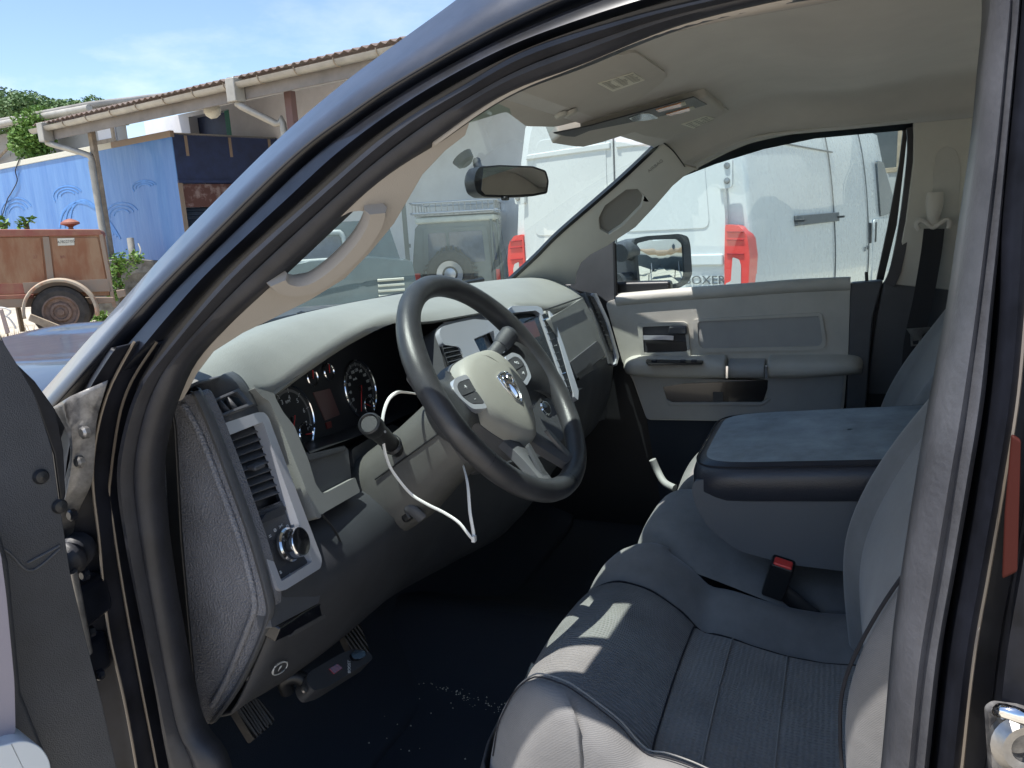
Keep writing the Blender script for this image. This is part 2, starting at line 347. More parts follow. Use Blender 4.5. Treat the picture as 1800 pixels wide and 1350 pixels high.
# B pillar side
b0=[(1740,-120),(1745,0),(1735,120),(1722,250),(1700,400),(1678,550),(1650,700),(1624,850),(1600,1000),(1578,1150),(1560,1350),(1545,1500)]
b1=[(1795,-120),(1792,0),(1782,120),(1770,250),(1757,400),(1742,550),(1728,700),(1704,850),(1678,1000),(1652,1150),(1630,1350),(1612,1500)]
b2=[(a+(8 if b<500 else 22),b) for a,b in b1]; b3=[(a+58,b) for a,b in b1]; b4=[(a+120,b) for a,b in b1]; b5=[(2100,b) for a,b in b1]
B0,B1,B2,B3,B4,B5=[rl(l,x,.22) for l,x in ((b0,-.91),(b1,-.925),(b2,-.93),(b3,-.935),(b4,-.945),(b5,-.95))]
rails('weatherstrip',[[p+Vector((.04,0,0)) for p in B0],B0,[a.lerp(b,.15)+Vector((-.014,0,0)) for a,b in zip(B0,B1)],[a.lerp(b,.45)+Vector((-.019,0,0)) for a,b in zip(B0,B1)],[a.lerp(b,.62)+Vector((-.009,0,0)) for a,b in zip(B0,B1)],[a.lerp(b,.85)+Vector((-.012,0,0)) for a,b in zip(B0,B1)],B1,[p+Vector((.03,0,0)) for p in B1]],M('sun lightened rubber seal',(.070,.071,.080),.42,bump=(200,.5,.001),var=(14,.3),rv=.12),T,80,th=.002)  # seal grey lightened as if sunlit on this side
rails('centre_pillar',[[p+Vector((.02,0,0)) for p in B1],[p+Vector((.035,0,0)) for p in B2],B2,[a.lerp(b,.25)+Vector((-.004,0,0)) for a,b in zip(B2,B3)],[a.lerp(b,.5)+Vector((-.012,0,0)) for a,b in zip(B2,B3)],[a.lerp(b,.9)+Vector((-.004,0,0)) for a,b in zip(B2,B3)],B3,[p+Vector((.02,-.004,0)) for p in B3],[p+Vector((.02,-.02,0)) for p in B3],B4,[p+Vector((.0,-.05,0)) for p in B4]],m_jamb,T,60,th=.002)
sweep('tan_edge_bead',[p+Vector((-.003,0,0)) for p in B3],circ(.0018,6),m_edge,T,50)
# rear side door beyond the centre pillar (closed)
rd=[(-.97,-.20,.45),(-.97,-.20,1.30),(-.90,-.26,1.72),(-.90,-1.15,1.72),(-.97,-1.2,1.3),(-.97,-1.2,.45)]
rp=plane((-.972,-.3,1.),(1,0,0))
rdo=panel('rear_side_door',[Vector(p) for p in [(-.97,-.20,.45),(-.97,-.20,1.31),(-.97,-1.2,1.31),(-.97,-1.2,.45)]],rp,.05,m_paint,T,.01,raw=True)
panel('centre_pillar_core',[(-.895,-.11,.5),(-.895,-.28,.5),(-.895,-.28,1.35),(-.81,-.28,1.74),(-.81,-.12,1.74),(-.895,-.11,1.35)],plane((-.895,-.2,1.35),(1,0,-.06)),.02,m_jamb,T,0,raw=True)
up_=plane((-.965,-.5,1.33),(1,0,-.22))
def UX(y,z): return Vector((-.965+.22*(z-1.33),y,z))
rdf=panel('rear_door_frame',[UX(-.20,1.30),UX(-.20,1.60),UX(-.24,1.76),UX(-1.24,1.76),UX(-1.24,1.30)],up_,.04,m_paint,T,.006,raw=True,holes=[[UX(-.27,1.36),UX(-.27,1.60),UX(-.30,1.70),UX(-1.12,1.70),UX(-1.16,1.36)]],hr=.02)
panel('rear_side_window',[UX(-.26,1.35),UX(-.26,1.71),UX(-1.17,1.71),UX(-1.17,1.35)],off(up_,-.02),.004,m_sglass,rdf,0,raw=True)
panel('outer_quarter',[(-.972,-1.21,.45),(-.972,-1.21,1.31),(-.972,-1.30,1.31),(-.972,-1.30,.45)],rp,.05,m_paint,T,.01,raw=True)
panel('red_reflection_panel',[PS(1778,760,-.95),PS(1796,770,-.95),PS(1790,1000,-.95),PS(1762,1015,-.95),PS(1766,900,-.95)],plane3(PS(1778,760,-.955),PS(1796,900,-.955),PS(1762,1015,-.955)),.004,M('dull red reflection tone',(.05,.010,.007),.6,spec=.15),T,.002,raw=True)  # red panel stands in for a reflection in the black paint
# striker
st=PS(1762,1290,-.955)
o=panel('door_striker',[(1738,1250),(1752,1240),(1830,1250),(1830,1390),(1745,1370)],plane(st,(1,.35,0)),.006,m_dirt,T,.002,r=.006)
lathe('striker_ring',[(.010,0),(.020,0),(.021,.006),(.016,.012),(.010,.011),(.009,.003)],PS(1790,1300,-.965),(-1,-.3,.1),m_steel,o,24)
tube('striker_loop',[PS(1755,1255,-.96),PS(1765,1250,-.99),PS(1800,1262,-.99),PS(1810,1275,-.96)],.005,m_chrome,o,20)
# sill
sweep('door_sill',[Vector((-.9,.9,.55)),Vector((-.9,.4,.52)),Vector((-.9,-.1,.52)),Vector((-.9,-.6,.55))],[(-.05,-.04),(.05,-.04),(.05,.2),(-.05,.2)],m_black,T,12,cap=True)
# roof skin and outer shell, hood
def roofz(x,y): return 1.90-.19*abs(x/.8)**3-.085*max(0,(y-.05)/.41)**1.6-.02*max(0,(-y-.6))
rows=[[Vector((x,y,roofz(x,y))) for x in np.linspace(-.80,.80,17)] for y in np.linspace(-1.25,.46,14)]
loft('roof_panel',rows,m_paint,T,th=.02)
rows=[]
for y in np.linspace(1.17,2.80,12):
    t=(y-1.17)/1.63
    rows.append([Vector((x,y+.10*(1-(x/.9)**2)*(1 if t>.9 else .5),1.295-.075*t-.05*abs(x/.9)**3+.028*math.exp(-((abs(x)-.5)/.16)**2)-.03*(t>.97))) for x in np.linspace(-.88,.88,25)])
hd=loft('hood',rows,M('dusty black bonnet paint',(.05,.055,.075),.3,coat=.5,metal=.3,bump=(8,.03,.01),rv=.06),T,1,th=.012)
for s in (-1,1):
    rows=[[Vector((s*.885,y,1.24-.08*(y-1.0)/1.4)),Vector((s*.945,y,1.21-.08*(y-1.)/1.4)),Vector((s*.985,y,1.12-.06*(y-1.)/1.4)),Vector((s*.99,y,.8)),Vector((s*.97,y,.55))] for y in np.linspace(.90,2.75,8)]
    loft('wing',rows,m_paint,T,1,th=.01)
rows=[[Vector((x,y,z)) for x in np.linspace(-.86,.86,5)] for y,z in ((2.86,1.15),(2.92,.9),(2.90,.5))]
loft('grille_panel',rows,m_paint,T,th=.02)
rows=[[Vector((x,1.02+.1*(1-(x/.8)**2),1.312)),Vector((x,1.16+.1*(1-(x/.8)**2),1.262)),Vector((x,1.22+.1*(1-(x/.8)**2),1.25))] for x in np.linspace(-.84,.84,13)]
loft('cowl_grille',rows,m_black,T,th=.01)
for x0,x1 in ((-.55,.05),(.15,.72)):
    a=Vector((x0,1.13+.1*(1-(x0/.8)**2),1.30)); b=Vector((x1,1.00+.09*(1-(x1/.8)**2),1.345))
    w_=tube('wiper',[a,a.lerp(b,.4)+Vector((0,0,.018)),b],.006,m_black,T,16,8)
# floor, firewall, rear wall, doors below belt
rbox('cab_floor',(0,.0,.50),(1.78,2.5,.04),m_carpet,T,0)
rows=[[Vector((x,y,z)) for x in np.linspace(-.9,.9,8)] for y,z in ((.78,.525),(.95,.56),(1.14,.72),(1.18,1.0),(1.15,1.28))]
loft('firewall',rows,m_carpet,T,1,th=.02)
rows=[[Vector((x,y,.525+.10*math.exp(-(x/.16)**2))) for x in np.linspace(-.5,.5,15)] for y in np.linspace(-.3,1.1,6)]
loft('floor_tunnel',rows,m_carpet,T)
rw=plane((0,-1.22,1.2),(0,1,0))
panel('rear_cab_wall',[(-.86,-1.22,.5),(.86,-1.22,.5),(.86,-1.22,1.32),(.76,-1.22,1.8),(-.76,-1.22,1.8),(-.86,-1.22,1.32)],rw,.04,m_head,T,.004,holes=[[(-.6,-1.22,1.34),(.6,-1.22,1.34),(.56,-1.22,1.66),(-.56,-1.22,1.66)]],raw=True,hr=.04)
panel('rear_window',[(-.62,-1.23,1.32),(.62,-1.23,1.32),(.58,-1.23,1.68),(-.58,-1.23,1.68)],off(rw,-.02),.004,m_sglass,T,0,raw=True)
rbox('rear_bench',(0,-.95,.85),(1.5,.42,.16),m_fab,T,.05); rbox('rear_backrest',(0,-1.14,1.1),(1.5,.14,.55),m_fab,T,.05)
for s in (-1,1):
    for yc,yw in ((-.95,.5),):
        rbox('rear_door_trim',(s*.86,yc,.9),(.06,yw,.8),m_door,T,.02)
rbox('kick_panel',(.87,.82,.9),(.05,.70,.85),m_black,T,.01)
for s in (-1,1):
    qp=plane((s*.85,-.7,1.2),(1,0,s*.12))
    panel('rear_quarter_trim',[(s*.87,-.30,.5),(s*.87,-1.24,.5),(s*.85,-1.24,1.3),(s*.78,-1.24,1.80),(s*.78,-.30,1.80),(s*.85,-.30,1.3)],qp,.03,m_head,T,0,raw=True,holes=[[(s*.85,-.52,1.34),(s*.85,-1.1,1.34),(s*.80,-1.05,1.66),(s*.80,-.52,1.66)]],hr=.03)
loft('under_dash_sun_block',[[Vector((x,y,z)) for x in (-.84,0,.84)] for y,z in ((1.2,1.28),(1.02,1.235),(.93,1.14),(.90,.98),(.88,.84))],m_black,T,th=.01)  # unseen sheet added to stop sun reaching the footwell
rbox('body_side_inner',(.855,-.12,.9),(.03,.60,.80),m_black,T,0)
rails('roof_rail_trim',[[Vector((.73,y,1.722)) for y in (-.20,-.4,-.8,-1.22)],[Vector((.80,y,1.705)) for y in (-.20,-.4,-.8,-1.22)],[Vector((.86,y,1.66)) for y in (-.20,-.4,-.8,-1.22)]],m_pillar2,T,20,th=.01)
# windscreen
def wsp(u,v): # u 0..1 left->right, v 0..1 base->top
    x=(-.80+1.60*u); xt=(-.66+1.32*u)
    bow=1-(2*u-1)**2
    b=Vector((x,.955+.13*bow,1.325)); t=Vector((xt,.43+.06*bow,1.695-.0*bow))
    p=b.lerp(t,v); p.z+=.02*math.sin(math.pi*v); return p
ws=loft('windscreen',[[wsp(u,v) for u in np.linspace(0,1,21)] for v in np.linspace(0,1,9)],m_glass,T)
for nm,f0,f1 in (('windscreen_seal',(0,0),(1,0)),):
    tube(nm,[wsp(u,.0)+Vector((0,-.0,.004)) for u in np.linspace(0,1,9)],.012,m_black,ws,40,8)
tube('windscreen_seal',[wsp(1,v) for v in np.linspace(0,1,8)],.009,m_black,ws,30,8)
tube('windscreen_seal',[wsp(0,v) for v in np.linspace(0,1,8)],.012,m_black,ws,30,8)
# left pillar trim with grab handle opening
A3=plane3(PS(344,620,-.885),PS(800,223,-.885),PX:=P(606,487,x=-.80))
trim=[(287,714),(280,700),(335,610),(410,540),(484,474),(494,484),(517,490),(545,485),(569,471),(600,447),(622,426),(636,405),(648,385),(649,373),(632,371),(616,373),(600,381),(586,376),(640,326),(712,272),(792,212),(836,184),(818,238),(783,265),(743,307),(693,393),(650,445),(606,490),(548,526),(510,545),(480,560),(428,585),(376,618),(347,656),(330,688),(322,702),(300,712)]
hole=[(495,483),(517,490),(545,485),(569,471),(600,447),(622,426),(636,405),(648,385),(649,373),(636,371),(616,373),(600,381),(575,398),(548,422),(524,445),(503,462)]
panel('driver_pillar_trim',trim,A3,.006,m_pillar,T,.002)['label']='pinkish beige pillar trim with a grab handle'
tl=bpy.data.objects['driver_pillar_trim']
pa=off(A3,.006)
hb=[PL(a,b,pa) for a,b in ((486,488),(496,498),(520,503),(550,496),(582,475),(614,446),(640,415),(656,386),(660,366))]
sweep('grab_handle',hb,[(-.009,-.008),(0,-.010),(.009,-.008),(.012,0),(.008,.008),(-.008,.008),(-.012,0)],m_pillar,tl,40,ax=A3['n'])
# right pillar trim
B3p=plane3(P(1147,263,x=.58),P(892,500,x=.62),P(1117,400,x=.69))
rt=[(1160,248),(1147,263),(1083,323),(983,410),(940,453),(880,507),(1012,500),(1014,480),(1022,462),(1038,448),(1067,433),(1117,400),(1150,365),(1183,327),(1203,310),(1226,297),(1203,291),(1184,264),(1167,249)]
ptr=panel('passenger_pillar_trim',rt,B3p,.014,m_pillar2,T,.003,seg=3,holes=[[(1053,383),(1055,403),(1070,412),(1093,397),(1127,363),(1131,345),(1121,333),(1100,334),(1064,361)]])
panel('pillar_recess',[(1040,383),(1046,415),(1073,427),(1104,406),(1143,368),(1147,338),(1127,320),(1092,322),(1052,354)],off(B3p,-.012),.01,M('darker grey inset',(.24,.23,.21),.8,bump=(1400,.4,.0005)),ptr,.002,r=.01)  # recess panel in a darker grey than the trim
tube('pillar_seam',[PL(a,b,off(B3p,.001)) for a,b in ((1165,250),(1184,266),(1204,293))],.0016,m_black,ptr,10,6)
sweep('windscreen_border',[PL(a,b,off(B3p,-.002)) for a,b in ((1161,246),(1147,263),(1083,323),(983,410),(940,453),(880,508))],[(-.004,-.01),(.006,-.01),(.006,.006),(-.004,.006)],m_black,ptr,30,ax=B3p['n'],cap=True)
text('airbag_mark','AIRBAG',PL(1152,292,off(B3p,.0005)),Matrix(((B3p['u']),(B3p['v']),(B3p['n']))).transposed()@Matrix.Rotation(math.radians(42),3,'Z'),.014,m_print,ptr,.0003)
# headliner
def hz(x,y):
    z=1.80
    z-=.085*min(1,max(0,(abs(x)-.55)/.18))**2
    z-=.10*min(1,max(0,(y-.18)/.28))**1.3
    z-=.022*math.exp(-((y+.02)/.10)**2)*(1-min(1,abs(x)/.75)**2)
    return z
rows=[[Vector((x,y,hz(x,y))) for x in np.linspace(-.735,.735,41)] for y in np.linspace(-1.22,.455,40)]
loft('headliner',rows,m_head,T,th=.006)
# header rail trim, driver side
h0=[p+Vector((.004,0,0)) for p in rl([(760,252),(883,167),(1017,110),(1183,43),(1350,0),(1470,-20),(1700,-30)],-.90)]
h1=[Vector((-.735,y,hz(-.735,y)+.002)) for y in (.455,.38,.30,.15,0,-.12,-.3)]
rails('roof_rail_trim',[h0,[a.lerp(b,.5)+Vector((0,0,-.012)) for a,b in zip(cr(h0,9),cr(h1,9))],h1],m_pillar,T,40,th=.004)
# passenger roof rail down to window top
wtop=[(1226,297),(1241,284),(1322,246),(1444,215),(1520,203),(1567,197),(1591,200)]
g1=[P(a,b,x=.80) for a,b in wtop]; g0=[Vector((.72,y,hz(.72,y)-.002)) for y in [p.y for p in g1]]
rails('roof_rail_trim',[g0,[a.lerp(b,.55)+Vector((-.004,0,-.010)) for a,b in zip(g0,g1)],g1,[p+Vector((.02,0,.01)) for p in g1]],m_pillar2,T,40,th=.004)
# sun visors
VP=planey(.29,1.765,0,-2.7,0)
VP=plane((0,.29,1.762),(0,.37,1))
v1=panel('sun_visor',[(760,236),(890,196),(925,222),(977,223),(1100,192),(1167,143),(1170,128),(1117,92),(1050,104),(900,130),(760,180)],VP,.022,m_visor,T,.007,seg=3,r=.012)
v2=panel('sun_visor',[(1060,238),(1100,233),(1180,246),(1215,249),(1235,246),(1316,223),(1321,214),(1255,181),(1150,212)],VP,.022,m_visor,T,.007,seg=3,r=.012)
VR=Matrix((VP['u'],VP['v'],VP['n'])).transposed()
for vis,lab in ((v1,[(1050,146),(1113,127),(1133,140),(1077,160)]),(v2,[(1197,218),(1240,203),(1277,213),(1233,230)])):
    lo=panel('visor_label',lab,VP,.001,m_vlabel,vis,0,lift=.0012)
    q=[PL(a,b,off(VP,.0018)) for a,b in lab]
    e1=(q[1]-q[0]);e2=(q[3]-q[0])
    for i in range(7):
        for k in range(3):
            a=q[0]+e2*(.14+i*.11)+e1*(.06+.31*k); random.seed(i*7+k)
            b=a+e1*(.16+.12*random.random()); n=VP['n']*.0003; v=e2*.035
            mk('label_print',[a,b,b+v,a+v],[(0,1,2,3)],m_print,vis,False)
# overhead console
ov=panel('overhead_console',[(963,236),(978,223),(1150,180),(1223,160),(1238,155),(1270,181),(1250,189),(1100,222),(1050,238),(1022,245),(1000,243)],off(VP,-.004),.04,m_visor,T,.006,seg=3,lift=.018)
VQ=off(VP,.0155)
panel('console_insert',[(973,235),(1037,222),(1150,191),(1220,171),(1243,184),(1203,196),(1117,214),(1037,230),(1010,241),(995,240)],VQ,.003,m_dark2,ov,.001)
for l in ([(1152,192),(1156,196),(1198,186),(1197,180)],[(1170,200),(1174,203),(1214,193),(1211,188)]): panel('map_lamp',l,VQ,.004,m_amber,ov,.001,lift=.002)
for l in ([(1197,180),(1198,186),(1206,183),(1204,178)],[(1211,188),(1214,193),(1222,190),(1219,186)]): panel('lamp_switch',l,VQ,.004,m_label,ov,.001,lift=.002)
panel('console_pocket',[(1105,207),(1125,199),(1143,199),(1158,207),(1140,211),(1112,213)],VQ,.004,m_gloss,ov,.001,lift=.001)
for a,b in ((1003,196),(985,200),(1105,228)): lathe('visor_clip',[(0,0),(.012,0),(.010,.006),(0,.008)],PL(a,b,off(VP,.002)),VP['n'],m_pillar2,ov,16)
# interior mirror
mp=plane((0,.60,1.61),(.45,1,-.015))
mo=panel('rear_view_mirror',[(843,293),(877,290),(937,292),(960,300),(965,318),(962,340),(937,345),(890,347),(850,346),(838,338),(833,318),(836,303)],mp,.03,m_black,T,.006,seg=3,r=.006)
panel('mirror_glass',[(849,296),(877,293),(935,295),(957,303),(961,318),(958,337),(935,341),(890,343),(852,342),(845,334),(847,315)],mp,.002,m_mirror,mo,0,lift=.0012)
mt=PL(880,300,mp)+Vector((.0,.02,0)); mb=P(838,283,x=.0)
tube('mirror_stem',[mt,mt.lerp(mb,.5)+Vector((0,.01,-.005)),mb],.009,m_black,mo,12,8)
lathe('mirror_mount',[(.0,0),(.024,0),(.02,.015),(.012,.02),(0,.02)],P(835,282,x=.0)+Vector((0,.03,.01)),(0,-.6,-.8),m_black,mo,16)
rbox('mirror_switch',PL(888,349,mp),(.02,.012,.008),m_black,mo,.003)
# ================= DASHBOARD =================
FP=planey(.742,1.282,-.70,.31,.15)          # driver face of the dash
HP=planey(.745,1.285,-.70,.80,.15)
CP=planey(.674,1.32,.18,.53,-.12)           # centre stack
GP=planey(.639,1.294,.22,.33,.09)           # glovebox
XP=planey(.676,1.307,.70,.35,.10)           # passenger vent
# pad: stations along x ; rows from windscreen to brow and under it
st=[ # x, crest y,z, shoulder y,z, edge y,z
 (-.79,.83,1.342,.795,1.337,.772,1.318),
 (-.72,.835,1.352,.80,1.345,.768,1.318),
 (-.66,.845,1.362,.81,1.352,.772,1.303),
 (-.62,.85,1.368,.815,1.355,.775,1.292),
 (-.55,.86,1.374,.82,1.362,.776,1.308),
 (-.47,.865,1.380,.825,1.370,.777,1.326),
 (-.38,.87,1.384,.825,1.377,.776,1.343),
 (-.28,.87,1.386,.822,1.381,.762,1.358),
 (-.19,.87,1.386,.81,1.377,.742,1.345),
 (-.05,.87,1.384,.80,1.372,.722,1.336),
 (.10,.86,1.382,.78,1.368,.700,1.326),
 (.20,.85,1.380,.75,1.362,.672,1.315),
 (.30,.845,1.377,.735,1.352,.650,1.297),
 (.50,.835,1.370,.735,1.345,.664,1.288),
 (.62,.82,1.360,.74,1.336,.676,1.284),
 (.70,.80,1.340,.745,1.325,.700,1.290)]
cols=[]
for x,cy,cz,sy,sz,ey,ez in st:
    bow=1-(x/.8)**2
    cols.append(cr([(x,.99+.10*bow,1.300),(x,.93+.06*bow,cz-.022),(x,cy,cz),(x,sy,sz),(x,ey+.010,(sz+ez*2)/3),(x,ey,ez),(x,ey+.012,ez-.006),(x,ey+.07,ez-.004)],26))
rows=[cr([cols[i][j] for i in range(len(cols))],60) for j in range(26)]
dash=loft('dashboard',rows,m_pad,T,sharp=80,th=.004); dash['label']='light grey padded upper dashboard'
DD=dash
tube('demister_slot',[Vector((x,.93+.06*(1-(x/.8)**2),1.367)) for x in np.linspace(-.55,.55,9)],.006,m_black,DD,30,6)
for x in (-.30,):
    lathe('light_sensor',[(0,0),(.010,0),(.009,.005),(0,.008)],(x,.96,1.372),(0,0,1),m_black,DD,14)
# lower dash body (dark), follows the bolster down
ls=[(-.805,.668,1.05,.70,.97,.755,.885),(-.70,.664,1.05,.70,.96,.771,.862),(-.60,.668,1.05,.70,.95,.776,.845),(-.50,.672,1.05,.71,.94,.785,.83),(-.40,.68,1.04,.715,.93,.79,.825),(-.25,.68,1.04,.72,.92,.80,.81),(-.10,.66,1.03,.70,.90,.77,.795),(.10,.62,1.04,.65,.9,.72,.80),(.25,.592,1.12,.61,.99,.66,.90),(.45,.598,1.11,.62,1.0,.66,.91),(.62,.612,1.10,.62,1.0,.66,.91),(.74,.63,1.10,.64,1.0,.68,.91)]
cols=[]
for x,y1,z1,y2,z2,y3,z3 in ls:
    zt=1.10 if x<-.15 else 1.17
    if x<-.15: z1=1.035
    yf=.742+.31*(zt-.005-1.282)+.15*(x+.7) if x<-.15 else (.674+.53*(1.165-1.32)-.12*(x-.18) if x<.2 else .639+.33*(1.16-1.294)+.09*(x-.22))
    cols.append(cr([(x,yf+.14,zt),(x,yf+.03,zt),(x,yf+.006,zt-.007),(x,y1,z1),(x,y2,z2),(x,y3,z3),(x,y3+.04,z3-.012),(x,y3+.25,z3+.02)],26))
rows=[cr([cols[i][j] for i in range(len(cols))],50) for j in range(26)]
lowd=loft('lower_dashboard',rows,m_dark,T,sharp=80,th=.004)
# bolster detail
tube('panel_gap',[P(a,b,y=yy) for a,b,yy in ((566,905,.684),(590,935,.681),(603,968,.679),(607,1007,.680),(590,1050,.690),(565,1105,.715),(540,1158,.765))],.0018,m_black,lowd,30,6)
KP=plane((-.70,.69,.97),(.12,-1,-.45))
panel('storage_slot',[(480,1127),(490,1103),(533,1074),(583,1046),(568,1080),(513,1112)],KP,.02,m_gloss,lowd,.002,lift=.003)
panel('slot_shelf',[(505,1118),(515,1106),(566,1078),(580,1056),(586,1052),(570,1084),(515,1114)],KP,.02,m_dark2,lowd,.002,lift=.004)
kr=plane(P(492,1175,y=.762),(.12,-1,-.6))
tube('brake_release_symbol',[PL(492+13*math.cos(t)+3*math.sin(t),1175-9*math.cos(t)+7*math.sin(t),off(kr,.012)) for t in np.linspace(0,6.28,13)[:-1]],.0009,m_mark,lowd,30,6,closed=True)
tube('brake_release_symbol',[PL(a,b,off(kr,.012)) for a,b in ((480,1186),(483,1172),(496,1163),(505,1164))],.0008,m_mark,lowd,14,6)
text('brake_release_letter','P',PL(492,1175,off(kr,.012)),Matrix((kr['u'],kr['v'],kr['n'])).transposed(),.013,m_mark,lowd)
panel('parking_brake_lever',[(455,1190),(462,1180),(540,1120),(552,1122),(535,1140),(480,1190),(462,1200)],off(KP,-.035),.012,m_dark,lowd,.003)
# end panel facing the door opening
EP=plane((-.822,.75,1.1),(1,.06,0))
ep=[(296,706),(340,690),(362,738),(400,838),(440,950),(470,1052),(469,1086),(444,1150),(410,1215),(385,1252),(368,1274),(345,1274),(322,1120),(296,930),(282,780),(284,728)]
face_hole=[(388,769),(453,744),(505,878),(449,900)]
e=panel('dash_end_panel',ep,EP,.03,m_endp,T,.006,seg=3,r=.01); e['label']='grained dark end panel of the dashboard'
ep2=[(306,728),(336,716),(355,755),(392,848),(432,958),(452,1050),(440,1092),(400,1190),(370,1245),(352,1248),(338,1130),(318,950),(304,800)]
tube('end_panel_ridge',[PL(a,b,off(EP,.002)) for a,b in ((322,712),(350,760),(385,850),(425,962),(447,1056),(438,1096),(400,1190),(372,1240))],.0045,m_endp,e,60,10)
panel('end_panel_shade_strip',[(284,728),(301,712),(307,752),(318,950),(340,1200),(352,1262),(345,1274),(322,1120),(296,930)],off(EP,.004),.006,m_black,e,.002)  # black strip stands in for shade along the panel's front edge
# flange between the end panel and the face
fl=[[(340,688),(364,738),(402,838),(442,950),(470,1052),(470,1090),(440,1165),(405,1228),(372,1272)],[(346,684),(372,738),(410,838),(450,950),(478,1058),(478,1092),(450,1165),(418,1222),(390,1262)]]
f0=[PL(a,b,off(EP,.004)) for a,b in fl[0]]; f1=[p+Vector((.014,.003,0)) for p in f0]; f2=[p+Vector((.03,.03,0)) for p in f0]
rails('end_flange',[[p+Vector((0,.004,0)) for p in f0],f0,[a.lerp(b,.4)+Vector((0,-.003,0)) for a,b in zip(f0,f1)],f1,f2],m_dark2,e,60,th=.002)
# driver face: dark surround, silver vent bezel, vents, switches
outer_=[(345,690),(372,668),(412,660),(440,700),(480,790),(520,880),(553,960),(572,1010),(556,1050),(545,1075),(480,1112),(472,1050),(440,940),(404,838),(366,740)]
panel('face_surround',[(352,738),(450,712),(505,830),(556,950),(573,1008),(560,1060),(478,1104),(468,1050),(436,945),(398,842)],off(FP,-.004),.02,m_dark2,DD,.002,holes=[face_hole],r=.004,hr=0)
# pod top, rounded from bezel towards windscreen
pr=[[(284,728),(318,716),(356,744),(406,724),(452,714)],[(287,710),(320,700),(337,719),(400,692),(442,694)],[(294,700),(330,688),(352,692),(395,672),(432,676)],[(303,694),(335,680),(360,676),(390,664),(420,662)],[(318,690),(345,674),(365,668),(388,660),(408,655)]]
yy=[(.70,.716,.728,.735,.742),(.745,.752,.756,.763,.765),(.775,.778,.782,.786,.786),(.80,.80,.80,.80,.80),(.83,.83,.83,.83,.83)]
rows=[]
for k,r_ in enumerate(pr):
    x=[-.82,-.80,-.775,-.73,-.69]
    rows.append(cr([P(a,b,x=xx) for (a,b),xx in zip(r_,x)],24))
cols=[cr([rows[i][j] for i in range(5)],20) for j in range(24)]
loft('vent_pod_top',cols,m_dark2,DD,th=.004,sharp=80)
bo=[(371,756),(376,750),(443,728),(454,728),(462,737),(556,985),(554,1001),(489,1041),(478,1039),(373,768)]
bi=[(386,771),(452,745),(539,990),(484,1025)]
panel('silver_vent_bezel',bo,FP,.016,m_silver,DD,.0035,holes=[bi],lift=.010,r=.006,seg=3,hr=.004)
panel('vent_cavity',[(380,768),(455,742),(505,880),(448,905)],off(FP,-.020),.004,m_black,DD,0)
for i in range(9):
    t=(i+.6)/9.3; a=Vector((388,774)).lerp(Vector((447,893)),t); b=Vector((454,750)).lerp(Vector((501,874)),t)
    p,q=PL(*a,off(FP,-.003)),PL(*b,off(FP,-.003)); d=Vector((0,.020,.008))
    s=mk('vent_slat',[p,q,q+d,p+d],[(0,1,2,3)],m_dark2,DD); solid(s,.0022,0); bev(s,.0008,1)
lv=PL(450,820,off(FP,.003)); rbox('vent_tab',lv,(.022,.016,.007),m_dark2,DD,.003)
panel('switch_panel',[(446,900),(503,876),(541,990),(484,1027)],off(FP,-.004),.008,m_gloss,DD,.001)
panel('hvac_slider',[(455,918),(462,905),(492,890),(499,892),(497,905),(460,920)],FP,.010,m_dark,DD,.002,lift=.004,r=.003)
kn=PL(506,958,FP); n=FP['n']
lathe('headlight_knob',[(0,.0),(.0235,0),(.0235,.004),(.021,.006),(.0205,.020),(.0195,.0225),(.0180,.0225),(.0178,.0215),(0,.0215)],kn,n,m_chrome,DD,48)
lathe('knob_face',[(0,.0),(.0178,0),(.0176,.0015),(0,.002)],kn+n*.0215,n,m_gloss,DD,40)
FR=Matrix((FP['u'],FP['v'],FP['n'])).transposed()
for s_,a,b,sz in (('o',483,931,.010),('><',494,925,.008),('D',506,926,.008),('=',475,943,.010),('*',462,940,.013),('a',493,1005,.009)): text('switch_symbol',s_,PL(a,b,off(FP,.001)),FR,sz,m_mark,DD)
p,q=PL(512,1009,off(FP,.0012)),PL(528,1000,off(FP,.0012)); tube('dimmer_mark',[p,q],.0007,m_mark,DD,4,6)
lathe('dimmer_ring',[(.0014,0),(.0022,0),(.0022,.0006),(.0014,.0006)],PL(510,1010,off(FP,.0006)),n,m_mark,DD,16)
for a,b in ((533,998),(529,1000)): lathe('dimmer_dot',[(0,0),(.0012,0),(0,.0005)],PL(a,b,off(FP,.0009)),n,m_mark,DD,10)
# demister outlet on the pod
HP=off(HP,.012)
panel('demister_vent',[(338,719),(417,685),(444,714),(361,745)],HP,.006,m_dark2,DD,.0015,holes=[[(348,720),(414,692),(432,712),(366,738)]],lift=.004,hr=.002)
panel('vent_cavity',[(345,720),(414,690),(436,713),(364,741)],off(HP,-.006),.002,m_black,DD,0)
for i in range(1,5):
    t=i/5; a=Vector((348,720)).lerp(Vector((414,692)),t); b=Vector((366,738)).lerp(Vector((432,712)),t)
    p,q=PL(*a,off(HP,.003)),PL(*b,off(HP,.003)); d=-HP['n']*.01; s=mk('vent_slat',[p,q,q+d,p+d],[(0,1,2,3)],m_dark2,DD); solid(s,.002,0)
